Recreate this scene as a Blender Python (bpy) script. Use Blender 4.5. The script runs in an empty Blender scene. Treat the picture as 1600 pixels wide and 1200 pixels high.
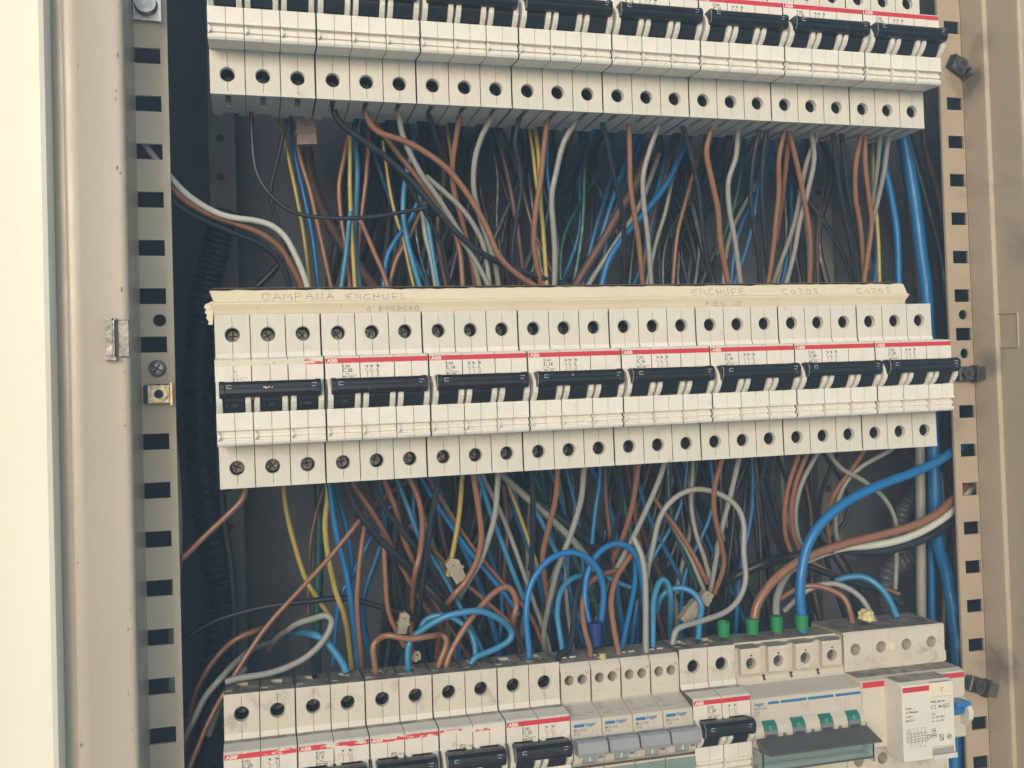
import bpy, bmesh, math, random
from mathutils import Vector, Matrix
R = math.radians
random.seed(5)
# ------------------------------------------------------------ camera, sky, sun, exposure
scene = bpy.context.scene
col = scene.collection
CAM = Vector((0.0785332, -0.51116238, -0.00918079))
AX = Vector((0.96575448, -0.25765041, -0.03057044))      # camera right
AF = Vector((0.25832712, 0.96583587, 0.02069217))        # camera forward
AU = Vector((0.02419468, -0.02788073, 0.99931841))       # camera up
FPX = 1511.48
cd = bpy.data.cameras.new('camera'); cam = bpy.data.objects.new('camera', cd); col.objects.link(cam)
cd.sensor_width = 36; cd.lens = FPX / 1600 * 36; cd.clip_start = 0.01; cd.clip_end = 200
cam.matrix_world = Matrix(((AX.x, AU.x, -AF.x, CAM.x), (AX.y, AU.y, -AF.y, CAM.y), (AX.z, AU.z, -AF.z, CAM.z), (0, 0, 0, 1)))
scene.camera = cam
SUN_EL, SUN_AZ = 13, 28            # azimuth: degrees to the left of the cabinet's front normal
w = bpy.data.worlds.new('World'); scene.world = w; w.use_nodes = True
nt = w.node_tree; bg = nt.nodes['Background']; sky = nt.nodes.new('ShaderNodeTexSky')
sky.sky_type = 'NISHITA'; sky.sun_disc = False; sky.sun_elevation = R(SUN_EL); sky.sun_rotation = R(180 + SUN_AZ)
nt.links.new(sky.outputs[0], bg.inputs[0]); bg.inputs[1].default_value = 0.15
sd = bpy.data.lights.new('sun', 'SUN'); so = bpy.data.objects.new('sun', sd); col.objects.link(so)
sd.energy = 1.5; sd.angle = R(26); sd.color = (1.0, 0.95, 0.86)
dirv = Vector((-math.sin(R(SUN_AZ)) * math.cos(R(SUN_EL)), -math.cos(R(SUN_AZ)) * math.cos(R(SUN_EL)), math.sin(R(SUN_EL))))
so.rotation_euler = dirv.to_track_quat('Z', 'Y').to_euler()
scene.view_settings.view_transform = 'Standard'; scene.view_settings.look = 'None'
scene.view_settings.exposure = 0.80; scene.view_settings.gamma = 1
scene.render.engine = 'CYCLES'
scene.cycles.max_bounces = 8

def at(px, py, Y):
    """point of the plane y = Y (mm) that the photograph shows at (px, py); result in mm"""
    d = AX * ((px - 800) / FPX) + AF + AU * ((600 - py) / FPX)
    t = (Y / 1000 - CAM.y) / d.y
    return (CAM + d * t) * 1000

# ------------------------------------------------------------ materials
MATS = {}
def mat(name, c, rough=.5, metal=0, spec=.5, var=0.0, vs=60, bump=0.0, bs=900, dirt=None, dirt_amt=0.0, ds=40, updust=0.0, speck=0.0, coat=0, trans=0, dustc=(.12, .095, .07)):
    if name in MATS: return MATS[name]
    m = bpy.data.materials.new(name); m.use_nodes = True; t = m.node_tree; N = t.nodes; L = t.links
    b = N['Principled BSDF']; b.inputs['Roughness'].default_value = rough; b.inputs['Metallic'].default_value = metal
    b.inputs['Specular IOR Level'].default_value = spec; b.inputs['Coat Weight'].default_value = coat
    b.inputs['Transmission Weight'].default_value = trans
    geo = N.new('ShaderNodeNewGeometry'); cur = None
    rgb = N.new('ShaderNodeRGB'); rgb.outputs[0].default_value = (*c, 1); cur = rgb.outputs[0]
    def noise(sc, det=4, ro=.55, dist=0):
        n = N.new('ShaderNodeTexNoise'); n.inputs['Scale'].default_value = sc; n.inputs['Detail'].default_value = det
        n.inputs['Roughness'].default_value = ro; n.inputs['Distortion'].default_value = dist
        L.new(geo.outputs['Position'], n.inputs['Vector']); return n.outputs['Fac']
    def mix(fac, a, colr):
        x = N.new('ShaderNodeMix'); x.data_type = 'RGBA'
        if isinstance(fac, float): x.inputs[0].default_value = fac
        else: L.new(fac, x.inputs[0])
        L.new(a, x.inputs[6]); x.inputs[7].default_value = (*colr, 1); return x.outputs[2]
    def ramp(fac, lo, hi, amt=1.0):
        x = N.new('ShaderNodeMapRange'); L.new(fac, x.inputs[0]); x.inputs[1].default_value = lo; x.inputs[2].default_value = hi
        x.inputs[3].default_value = 0; x.inputs[4].default_value = amt; return x.outputs[0]
    def mul(a, b2):
        x = N.new('ShaderNodeMath'); x.operation = 'MULTIPLY'; L.new(a, x.inputs[0])
        if isinstance(b2, float): x.inputs[1].default_value = b2
        else: L.new(b2, x.inputs[1])
        return x.outputs[0]
    if var:
        cur = mix(ramp(noise(vs), .35, .7, var), cur, tuple(k * .45 for k in c))
    if dirt:
        cur = mix(ramp(noise(ds, 7, .65, .6), .62 - dirt_amt * .3, .80 - dirt_amt * .25, .85), cur, dirt)
    if speck:
        cur = mix(ramp(noise(520, 3, .6), .68, .74, speck), cur, (.12, .09, .06))
    if updust:
        sp = N.new('ShaderNodeSeparateXYZ'); L.new(geo.outputs['Normal'], sp.inputs[0])
        f = mul(ramp(sp.outputs[2], .9957, .999, updust), ramp(noise(110, 6, .7, .4), .15, .62, 1.0))
        cur = mix(f, cur, dustc)
    L.new(cur, b.inputs['Base Color'])
    if var or dirt:
        r2 = N.new('ShaderNodeMapRange'); L.new(noise(vs * 2), r2.inputs[0]); r2.inputs[1].default_value = .3; r2.inputs[2].default_value = .7
        r2.inputs[3].default_value = max(.05, rough - .1); r2.inputs[4].default_value = min(1, rough + .15); L.new(r2.outputs[0], b.inputs['Roughness'])
    if bump:
        bn = N.new('ShaderNodeBump'); bn.inputs['Strength'].default_value = bump; bn.inputs['Distance'].default_value = .0004
        L.new(noise(bs, 3), bn.inputs['Height']); L.new(bn.outputs[0], b.inputs['Normal'])
    MATS[name] = m; return m

PL = mat('plastic_cream', (.77, .715, .61), .36, var=.10, vs=35, bump=.12, bs=1500, dirt=(.34, .27, .19), dirt_amt=-.10, ds=90, speck=.35, updust=.5)
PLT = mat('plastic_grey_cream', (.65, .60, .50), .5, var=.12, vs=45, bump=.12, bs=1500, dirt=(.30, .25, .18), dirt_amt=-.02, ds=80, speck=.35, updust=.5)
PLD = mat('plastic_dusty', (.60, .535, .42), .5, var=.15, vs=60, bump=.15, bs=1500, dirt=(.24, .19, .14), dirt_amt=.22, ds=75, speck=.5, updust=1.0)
PLN = mat('plastic_nose_dusty', (.70, .64, .53), .45, var=.10, vs=45, bump=.12, bs=1500, dirt=(.3, .24, .17), dirt_amt=0.0, ds=80, speck=.4, updust=.95)
HG = mat('plastic_warm_grey', (.57, .50, .395), .5, var=.12, vs=50, bump=.12, bs=1500, dirt=(.3, .25, .18), dirt_amt=.05, ds=70, speck=.4, updust=.8)
DARK = mat('toggle_plastic', (.008, .0085, .0095), .34, var=.2, vs=90, bump=.2, bs=1200, dirt=(.10, .10, .10), dirt_amt=-.05, ds=160)
HGREY = mat('handle_grey', (.30, .30, .29), .45, var=.15, vs=80, bump=.1, dirt=(.2, .18, .15), dirt_amt=0.0)
HDARK = mat('handle_dark_grey', (.10, .098, .092), .5, var=.3, vs=200, bump=.25, bs=1200, dirt=(.2, .18, .15), dirt_amt=-.05, ds=120)
RED = mat('red_print', (.62, .035, .05), .4, var=.15, vs=60)
WHITE = mat('white_print', (.82, .74, .62), .5)
BLACKP = mat('black_print', (.035, .033, .033), .6)
GREYP = mat('grey_print', (.19, .18, .17), .6)
BLUEP = mat('blue_print', (.02, .16, .33), .45)
GREEN = mat('green_plastic', (.02, .17, .11), .4, var=.15)
SLEEVE = mat('green_sleeve', (.015, .22, .06), .45, var=.2, vs=120)
BSLEEVE = mat('blue_sleeve', (.01, .03, .15), .4)
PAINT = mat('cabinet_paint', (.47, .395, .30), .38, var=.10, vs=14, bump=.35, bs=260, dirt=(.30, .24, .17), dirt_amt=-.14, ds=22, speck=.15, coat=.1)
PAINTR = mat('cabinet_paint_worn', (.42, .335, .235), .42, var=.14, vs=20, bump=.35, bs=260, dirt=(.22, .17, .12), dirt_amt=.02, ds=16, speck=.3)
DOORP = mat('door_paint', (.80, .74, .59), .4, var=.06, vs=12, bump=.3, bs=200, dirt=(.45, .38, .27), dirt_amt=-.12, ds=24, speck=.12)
INNER = mat('inner_paint_shaded', (.13, .13, .135), .7, var=.3, vs=14, dirt=(.03, .03, .03), dirt_amt=.1, ds=20)  # beige inside made dark blue-grey: deep shade put into the colour
STRIP = mat('strip_plastic', (.76, .645, .45), .5, var=.12, vs=30, bump=.3, bs=500, dirt=(.30, .21, .12), dirt_amt=.02, ds=55, speck=.8, updust=.6)
METAL = mat('zinc_metal', (.52, .50, .46), .32, 1, var=.3, vs=160, bump=.3, bs=500)
METALD = mat('dark_metal', (.20, .19, .18), .4, 1, var=.3, vs=160, bump=.3, bs=500, dirt=(.05, .045, .04), dirt_amt=.2, ds=120)
BRASS = mat('brass_metal', (.62, .47, .26), .3, 1, var=.3, vs=160)
COPPER = mat('copper_strands', (.55, .2, .11), .35, 1)
FOAM = mat('yellow_foam', (.68, .55, .25), .9, var=.3, vs=300, bump=1.0, bs=700, dirt=(.3, .2, .08), dirt_amt=.1, ds=200)
PEN = mat('pen_ink', (.24, .21, .19), .7)
PENB = mat('pen_ink_blue', (.20, .22, .33), .7)
CREAMC = mat('connector_plastic', (.36, .31, .22), .5, var=.2, vs=120, dirt=(.2, .15, .1), dirt_amt=.1, ds=120)
GROUND = mat('paving_ground', (.60, .59, .57), .9, var=.3, vs=3, bump=.5, bs=60)
GLASS = mat('clear_cover', (.72, .86, .84), .12, spec=.5, trans=.92)
WM = {
 'rib': mat('conduit_grey', (.09, .09, .09), .45, var=.2, vs=90),
 'brown': mat('wire_brown', (.265, .118, .062), .30, var=.16, vs=70, bump=.1, dirt=(.22, .15, .11), dirt_amt=-.02, ds=110),
 'darkbrown': mat('wire_dark_brown', (.12, .06, .04), .45, var=.2, vs=70),
 'grey': mat('wire_grey', (.30, .29, .255), .42, var=.16, vs=70, bump=.1, dirt=(.2, .17, .13), dirt_amt=0.0, ds=120),
 'white': mat('wire_white', (.55, .54, .47), .42, var=.16, vs=70, bump=.1, dirt=(.22, .18, .12), dirt_amt=.02, ds=130),
 'black': mat('wire_black', (.018, .021, .026), .36, var=.2, vs=90, bump=.1),
 'blue': mat('wire_blue', (.010, .15, .38), .36, var=.2, vs=70, bump=.1, dirt=(.06, .12, .2), dirt_amt=-.02, ds=120),
 'lightblue': mat('wire_light_blue', (.04, .21, .37), .38, var=.2, vs=70, bump=.1, dirt=(.08, .12, .15), dirt_amt=0.0, ds=120),
 'yellow': mat('wire_yellow', (.42, .31, .07), .4, var=.2, vs=90, dirt=(.2, .2, .04), dirt_amt=-.02, ds=130),
 'green': mat('wire_green', (.010, .09, .07), .4, var=.2, vs=90),
}

def worn_red(name, amount):
    """red print partly rubbed off down to the plastic"""
    m = bpy.data.materials.new(name); m.use_nodes = True; t = m.node_tree; N = t.nodes; L = t.links
    b = N['Principled BSDF']; b.inputs['Roughness'].default_value = .45
    g = N.new('ShaderNodeNewGeometry'); n = N.new('ShaderNodeTexNoise'); n.inputs['Scale'].default_value = 170
    n.inputs['Detail'].default_value = 6; n.inputs['Roughness'].default_value = .65
    mp = N.new('ShaderNodeMapping'); mp.inputs['Scale'].default_value = (.5, 1, 1.7); L.new(g.outputs['Position'], mp.inputs[0]); L.new(mp.outputs[0], n.inputs['Vector'])
    r = N.new('ShaderNodeMapRange'); L.new(n.outputs['Fac'], r.inputs[0]); r.inputs[1].default_value = amount; r.inputs[2].default_value = amount + .03
    x = N.new('ShaderNodeMix'); x.data_type = 'RGBA'; L.new(r.outputs[0], x.inputs[0]); x.inputs[6].default_value = (.62, .035, .05, 1); x.inputs[7].default_value = (.68, .60, .46, 1)
    L.new(x.outputs[2], b.inputs['Base Color']); return m
WR = [worn_red('red_print_worn_light', .56), worn_red('red_print_worn_mid', .485), worn_red('red_print_worn_heavy', .415)]

# ------------------------------------------------------------ mesh helpers (all in millimetres)
S = .001
class MB:
    def __init__(s): s.v = []; s.f = []
    def add(s, vs, fs):
        o = len(s.v); s.v += [tuple(a) for a in vs]; s.f += [tuple(i + o for i in f) for f in fs]; return s
    def box(s, x0, x1, y0, y1, z0, z1):
        return s.add([(x, y, z) for x in (x0, x1) for y in (y0, y1) for z in (z0, z1)],
                     [(0, 1, 3, 2), (4, 6, 7, 5), (0, 4, 5, 1), (2, 3, 7, 6), (0, 2, 6, 4), (1, 5, 7, 3)])
    def cbox(s, x0, x1, y0, y1, z0, z1, c=.4):
        """box whose front (-y) edges are chamfered"""
        return s.add([(x0 + c, y0, z0 + c), (x1 - c, y0, z0 + c), (x1 - c, y0, z1 - c), (x0 + c, y0, z1 - c),
                      (x0, y0 + c, z0), (x1, y0 + c, z0), (x1, y0 + c, z1), (x0, y0 + c, z1),
                      (x0, y1, z0), (x1, y1, z0), (x1, y1, z1), (x0, y1, z1)],
                     [(0, 1, 2, 3), (0, 4, 5, 1), (1, 5, 6, 2), (2, 6, 7, 3), (3, 7, 4, 0), (4, 8, 9, 5), (5, 9, 10, 6), (6, 10, 11, 7), (7, 11, 8, 4), (11, 10, 9, 8)])
    def extr(s, poly, x0, x1, c=0.0):
        """closed (y,z) outline swept along x; the two end rings drawn in by c"""
        n = len(poly); cy = sum(p[0] for p in poly) / n; cz = sum(p[1] for p in poly) / n
        def ring(x, k):
            out = []
            for p in poly:
                dy, dz = cy - p[0], cz - p[1]; l = math.hypot(dy, dz) or 1
                out.append((x, p[0] + dy / l * k, p[1] + dz / l * k))
            return out
        rings = [ring(x0, c), ring(x0 + c, 0), ring(x1 - c, 0), ring(x1, c)] if c else [ring(x0, 0), ring(x1, 0)]
        vs = sum(rings, []); fs = []
        for k in range(len(rings) - 1):
            for i in range(n):
                j = (i + 1) % n; fs.append((k * n + i, k * n + j, (k + 1) * n + j, (k + 1) * n + i))
        fs.append(tuple(range(n - 1, -1, -1))); fs.append(tuple((len(rings) - 1) * n + i for i in range(n)))
        return s.add(vs, fs)
    def line(s, prof, xs):
        """open (y,z) profile swept through xs = [(x, setback), ...]"""
        n = len(prof); vs = []; fs = []
        for x, k in xs: vs += [(x, p[0] + k, p[1]) for p in prof]
        for a in range(len(xs) - 1):
            for i in range(n - 1): fs.append((a * n + i, a * n + i + 1, (a + 1) * n + i + 1, (a + 1) * n + i))
        return s.add(vs, fs)
    def cyl(s, c, r, h, axis='y', n=20, r2=None, cap=True):
        r2 = r if r2 is None else r2; vs = []
        for k, rr in ((0, r), (h, r2)):
            for i in range(n):
                a = 2 * math.pi * i / n; u, v = rr * math.cos(a), rr * math.sin(a)
                vs.append({'y': (c[0] + u, c[1] + k, c[2] + v), 'z': (c[0] + u, c[1] + v, c[2] + k), 'x': (c[0] + k, c[1] + u, c[2] + v)}[axis])
        fs = [(i, (i + 1) % n, n + (i + 1) % n, n + i) for i in range(n)]
        if cap: fs += [tuple(range(n - 1, -1, -1)), tuple(range(n, 2 * n))]
        return s.add(vs, fs)
    def tube(s, pts, r, n=10, cap=True):
        pts = [Vector(p) for p in pts]; N = len(pts); t0 = (pts[1] - pts[0]).normalized()
        up = Vector((0, -1, 0)) if abs(t0.y) < .9 else Vector((1, 0, 0))
        u = (up - t0 * up.dot(t0)).normalized(); vs = []
        for i in range(N):
            t = (pts[min(i + 1, N - 1)] - pts[max(i - 1, 0)]).normalized()
            u = (u - t * u.dot(t)); u = u.normalized() if u.length > 1e-6 else Vector((0, -1, 0)); v = t.cross(u)
            rr = r[i] if isinstance(r, list) else r
            for k in range(n):
                a = 2 * math.pi * k / n; vs.append(pts[i] + u * (rr * math.cos(a)) + v * (rr * math.sin(a)))
        fs = []
        for i in range(N - 1):
            for k in range(n):
                k2 = (k + 1) % n; fs.append((i * n + k, i * n + k2, (i + 1) * n + k2, (i + 1) * n + k))
        if cap: fs += [tuple(range(n - 1, -1, -1)), tuple((N - 1) * n + k for k in range(n))]
        return s.add(vs, fs)
    def shift(s, dx=0, dy=0, dz=0):
        s.v = [(a + dx, b + dy, c + dz) for a, b, c in s.v]; return s
    def mesh(s, name, m, smooth=False):
        me = bpy.data.meshes.new(name); me.from_pydata([(a * S, b * S, c * S) for a, b, c in s.v], [], s.f); me.validate()
        b = bmesh.new(); b.from_mesh(me); bmesh.ops.recalc_face_normals(b, faces=b.faces)
        if smooth:
            for f in b.faces: f.smooth = True
            for e in b.edges:
                if len(e.link_faces) == 2 and e.calc_face_angle(0) > R(40): e.smooth = False
        b.to_mesh(me); b.free()
        me.materials.append(m); return me
    def build(s, name, m, parent=None, loc=(0, 0, 0), smooth=False):
        return inst(name, s.mesh(name, m, smooth), parent, loc)
def inst(name, me, parent=None, loc=(0, 0, 0), rot=None):
    o = bpy.data.objects.new(name, me); col.objects.link(o); o.location = [a * S for a in loc]
    if rot: o.rotation_euler = rot
    if parent: o.parent = parent
    return o
def tag(o, label, cat, group=None, kind=None):
    if label: o['label'] = label
    if cat: o['category'] = cat
    if group: o['group'] = group
    if kind: o['kind'] = kind
    return o
def empty(name, loc, label, cat, group=None, roty=0):
    o = bpy.data.objects.new(name, None); col.objects.link(o); o.location = [a * S for a in loc]; o.rotation_euler = (0, roty, 0)
    o.empty_display_size = .01
    return tag(o, label, cat, group)
def smoothpath(P, sub=6):
    P = [Vector(p) for p in P]; out = []
    if len(P) < 3: return [P[0].lerp(P[-1], i / sub) for i in range(sub + 1)]
    for i in range(len(P) - 1):
        p0 = P[i - 1] if i else P[0] * 2 - P[1]; p1 = P[i]; p2 = P[i + 1]; p3 = P[i + 2] if i + 2 < len(P) else P[-1] * 2 - P[-2]
        for k in range(sub):
            t = k / sub; a = t * t; b2 = a * t
            out.append(.5 * (2 * p1 + (p2 - p0) * t + (2 * p0 - 5 * p1 + 4 * p2 - p3) * a + (3 * p1 - p0 - 3 * p2 + p3) * b2))
    out.append(P[-1]); return out
# text: list of (string, x, z, size[, bold]) -> one mesh of raised print lying on y = Y
_txt = {}
def glyphs(s, size, bold):
    k = (s, bold)
    if k not in _txt:
        c = bpy.data.curves.new('t', 'FONT'); c.body = s; c.size = 1; c.resolution_u = 2; c.offset = .022 if bold else .005
        o = bpy.data.objects.new('t', c); col.objects.link(o)
        bpy.context.view_layer.update()
        me = bpy.data.meshes.new_from_object(o.evaluated_get(bpy.context.evaluated_depsgraph_get()))
        _txt[k] = ([tuple(v.co) for v in me.vertices], [tuple(p.vertices) for p in me.polygons])
        bpy.data.objects.remove(o); bpy.data.meshes.remove(me)
    v, f = _txt[k]
    return [(a * size, b * size) for a, b, _ in v], f
def put_text(mb, s, x, z, size, Y, bold=False, sx=1.0):
    v, f = glyphs(s, size, bold); return mb.add([(x + a * sx, Y, z + b) for a, b in v], f)
def seg(mb, x0, z0, x1, z1, Y, wd=.18):
    d = math.hypot(x1 - x0, z1 - z0) or 1; nx, nz = -(z1 - z0) / d * wd / 2, (x1 - x0) / d * wd / 2
    return mb.add([(x0 + nx, Y, z0 + nz), (x1 + nx, Y, z1 + nz), (x1 - nx, Y, z1 - nz), (x0 - nx, Y, z0 - nz)], [(0, 1, 2, 3)])
def rect(mb, x0, z0, x1, z1, Y, wd=.15):
    for a in ((x0, z0, x1, z0), (x1, z0, x1, z1), (x1, z1, x0, z1), (x0, z1, x0, z0)): seg(mb, *a, Y, wd)

# ------------------------------------------------------------ terminal face with screw holes
def face_with_hole(mb, x0, x1, z0, z1, cx, cz, r, Y=0.0, depth=13, n=24, rim=.3):
    """flat face x0..x1, z0..z1 at y=Y with one round screw hole"""
    ang = [2 * math.pi * i / n for i in range(n)]
    for qx, qz in ((x0, z0), (x0, z1), (x1, z0), (x1, z1)): ang.append(math.atan2(qz - cz, qx - cx) % (2 * math.pi))
    ang = sorted(set(round(a, 5) for a in ang)); m = len(ang); vs = []
    for a in ang:
        c, s = math.cos(a), math.sin(a); t = 1e9
        if c > 1e-6: t = min(t, (x1 - cx) / c)
        if c < -1e-6: t = min(t, (x0 - cx) / c)
        if s > 1e-6: t = min(t, (z1 - cz) / s)
        if s < -1e-6: t = min(t, (z0 - cz) / s)
        vs.append((cx + c * t, Y, cz + s * t))
    for rr, yy in ((r + rim, Y), (r, Y + rim), (r, Y + depth)):
        vs += [(cx + math.cos(a) * rr, yy, cz + math.sin(a) * rr) for a in ang]
    fs = []
    for k in range(3):
        for i in range(m):
            j = (i + 1) % m; fs.append((k * m + i, k * m + j, (k + 1) * m + j, (k + 1) * m + i))
    fs.append(tuple(3 * m + i for i in range(m)))
    return mb.add(vs, fs)
def screw_mesh(r=3.0):
    s = MB(); s.cyl((0, 0, 0), r, 2, n=20, r2=r)
    a = screw_cross(r); return s, a
def screw_cross(r):
    a = MB(); a.box(-r * .78, r * .78, -.06, .2, -.32, .32); a.box(-.32, .32, -.07, .2, -r * .78, r * .78); return a

# ------------------------------------------------------------ breaker pole (local: x=0 pole centre, z=0 upper hole, y=0 terminal face)
HW = 8.64
NOSE_M = [(0, -9.5), (-1.2, -12.2), (-6.0, -12.2), (-15.4, -13.2), (-16.5, -14.0), (-16.5, -24.6), (-9, -25.2), (-9, -39.3), (-16.9, -39.7), (-17.1, -40.6), (-16.7, -47.2),
          (-17.4, -47.5), (-17.4, -48.3), (-14.8, -48.5), (-14.8, -50.0), (-15.9, -50.3), (-15.9, -51.9), (-14.8, -52.2), (-14.8, -53.2), (-16.6, -53.4), (-16.5, -54.7), (-15.7, -55.8), (-14.0, -56.1), (-3, -55.2), (-.6, -55.0), (0, -54.7)]
NOSE_B = [{(-9, -25.2): (-11.5, -24.9), (-9, -39.3): (-11.5, -39.4)}.get(p, p) for p in NOSE_M]
CHEEK = [(-12, -23.8), (-16.4, -23.8), (-18.4, -25.0), (-20.6, -27.0), (-22.2, -29.6), (-22.7, -32.4), (-21.8, -35.2), (-19.9, -37.6), (-17.6, -39.4), (-16.0, -40.2), (-12, -40.2)]
def pole_mesh(name, m, m2, bottom=True, holer=3.7, gap=HW):
    b = MB()
    for s in (-1, 1):
        b.line(NOSE_M, [(s * 0.0, 1.0), (s * .15, 0), (s * 5.3, 0)])
        b.line(NOSE_B, [(s * 5.3, 0), (s * (gap - .22), 0), (s * gap, .3)])
        b.extr(CHEEK, *sorted((s * 5.35, s * 8.05)), c=.3)
        # side wall
        side = [(0, 10.3)] + NOSE_B + [(0, -78), (38, -78), (38, -40), (28, -40), (28, 10.3)]
        b.add([(s * gap, p[0] + .3, p[1]) for p in side], [tuple(range(len(side)))])
        # wedge-shaped stop beside the label groove
    b.add([(-HW + .3, -17.3, -48.5), (-HW + .3, -17.3, -53.4), (-HW + 1.9, -17.3, -51), (-HW + .3, -14.9, -48.5), (-HW + .3, -14.9, -53.4), (-HW + 1.9, -14.9, -51)], [(0, 1, 2), (0, 3, 4, 1), (1, 4, 5, 2), (2, 5, 3, 0)])
    for zc, z0, z1 in ((0, -9.6, 10.3), (-67.8, -78, -54.8)):
        for s in (-1, 1):
            # two half faces meeting in the mould seam
            n = 14; ang = [R(-90) + math.pi * i / (n - 1) for i in range(n)]
            zz = zc
            ca = [math.atan2(z0 - zc, gap), math.atan2(z1 - zc, gap)]
            ang = sorted(set([round(a, 5) for a in ang + ca])); vs = []; k = len(ang); X1 = gap - .22
            for a in ang:
                c, q = math.cos(a), math.sin(a); t = 1e9
                if c > 1e-4: t = min(t, X1 / c)
                if q > 1e-6: t = min(t, (z1 - zc) / q)
                if q < -1e-6: t = min(t, (z0 - zc) / q)
                vs.append((s * max(.13, c * t), 0, zc + q * t))
            for rr, yy in ((holer + .3, 0), (holer, .35), (holer, 2.6), (holer * .96, 2.7), (holer * .96, 19)):
                vs += [(s * max(.13 if yy < .3 else 0, math.cos(a) * rr), yy, zc + math.sin(a) * rr) for a in ang]
            fs = [(q * k + i, q * k + i + 1, (q + 1) * k + i + 1, (q + 1) * k + i) for q in range(5) for i in range(k - 1)]
            fs.append(tuple(5 * k + i for i in range(k)))
            b.add(vs, fs)
            b.add([(s * X1, 0, z0), (s * gap, .3, z0), (s * gap, .3, z1), (s * X1, 0, z1)], [(0, 1, 2, 3)])
            for a0, a1 in ((z0, zc - holer), (zc + holer, z1)):
                b.add([(0, 1.0, a0), (s * .13, 0, a0), (s * .13, 0, a1), (0, 1.0, a1)], [(0, 1, 2, 3)])
    # top plate: front band, lower shelf with the wire slot
    b.box(-gap, gap, 0.05, 9, 8.8, 10.3)
    b.box(-gap, -3, 9, 28, 7.5, 9.2); b.box(3, gap, 9, 28, 7.5, 9.2); b.box(-3, 3, 9, 14, 7.5, 9.2); b.box(-3, 3, 24, 28, 7.5, 9.2)
    b.box(-7.8, -4.6, 6.5, 9.02, 9.0, 10.5)
    # bottom plate with wire slot and toothed rear edge
    b.box(-gap, gap, 0.05, 2.4, -78, -76.5)
    b.box(-gap, -1.5, 3.6, 33, -77.7, -75.6); b.box(1.5, gap, 3.6, 33, -77.7, -75.6); b.box(-1.5, 1.5, 22, 33, -77.7, -75.6)
    b.box(-gap, -3.5, 33, 38.5, -77.7, -75.6); b.box(4.8, gap, 33, 38.5, -77.7, -75.6)
    b.box(-5.4, -1.5, 2.4, 3.6, -77.7, -75.6)
    b.box(-gap + .2, gap - .2, 19.2, 27.9, -77, 7.4)
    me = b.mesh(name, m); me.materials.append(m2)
    me.materials.append(mat('seam_grime_and_shade', (.10, .085, .065), .8)); me.materials.append(mat('hole_shade', (.035, .035, .038), .6))
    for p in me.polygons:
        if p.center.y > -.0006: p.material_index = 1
        if p.center.y > .0027 and math.hypot(p.center.x, min(abs(p.center.z), abs(p.center.z + .0678))) < .0038 and p.center.y < .0195: p.material_index = 3  # dark colour in the screw holes paints in the shade of their depth
        if len(p.vertices) > 24 and abs(p.normal.x) > .95: p.material_index = 2  # dark side walls: grime, and the gaps' shade put into the colour
    return me
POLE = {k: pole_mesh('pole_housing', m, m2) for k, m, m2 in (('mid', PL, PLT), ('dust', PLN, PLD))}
# rows 1 and 2: noses of the same cream; row 3 dusty
sm, sc = screw_mesh()
SCREW = sm.mesh('terminal_screw', mat('screw_metal', (.24, .22, .20), .3, 1, var=.5, vs=300, bump=.5, bs=600), True); SLOT = sc.mesh('screw_slot', BLACKP)
TOG = [(-8.5, -25.4), (-18.5, -25.4), (-21.0, -30), (-20.6, -34), (-17.7, -39.0), (-8.5, -39.2)]
TOGGLE = MB().extr(TOG, -5.1, 5.1, .3).mesh('toggle', DARK)
BARP = [(-18, -24.9), (-22, -24.5), (-24.6, -24.7), (-26.4, -26.2), (-26.8, -28.0), (-26.3, -28.3), (-26.5, -30.2), (-24.9, -32.2), (-18.2, -32.8)]
def bar_mesh(n, wear=0):
    b = MB(); x1 = (n - 1) * 17.75
    b.extr(BARP, -6.0, x1 + 5.4, .5)
    b.extr([(p[0] * 1.012 - .1, p[1] + (.25 if p[1] > -28 else -.25)) for p in BARP], -6.6, -3.8, .4)
    b.extr([(p[0] * 1.012 - .1, p[1] + (.25 if p[1] > -28 else -.25)) for p in BARP], x1 + 3.2, x1 + 6.2, .4)
    return b.mesh('handle_bar', DARK)
BAR = {3: bar_mesh(3), 2: bar_mesh(2)}
def clip_mesh(n):
    b = MB(); x1 = (n - 1) * 17.75; Y = -26.95
    for x in (-3.0, x1 + 1.6):
        seg(b, x, -26.4, x + 2.2, -26.4, Y, .3); seg(b, x, -27.9, x + 2.2, -27.9, Y, .3); seg(b, x + (2.2 if x > 5 else 0), -26.3, x + (2.2 if x > 5 else 0), -28, Y, .3)
    return b.mesh('bar_clip_marks', mat('clip_light', (.42, .43, .42), .4))
CLIP = {3: clip_mesh(3), 2: clip_mesh(2)}
def edge_mesh():
    b = MB(); b.tube([(-6.62, p[0] * 1.012 - .15, p[1] + (.25 if p[1] > -28 else -.25)) for p in BARP[2:8]], .16, 5); return b.mesh('bar_edge_highlight', mat('edge_highlight', (.30, .32, .33), .4))  # pale line along the bar end: a highlight painted on its edge
EDGE = edge_mesh()

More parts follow.
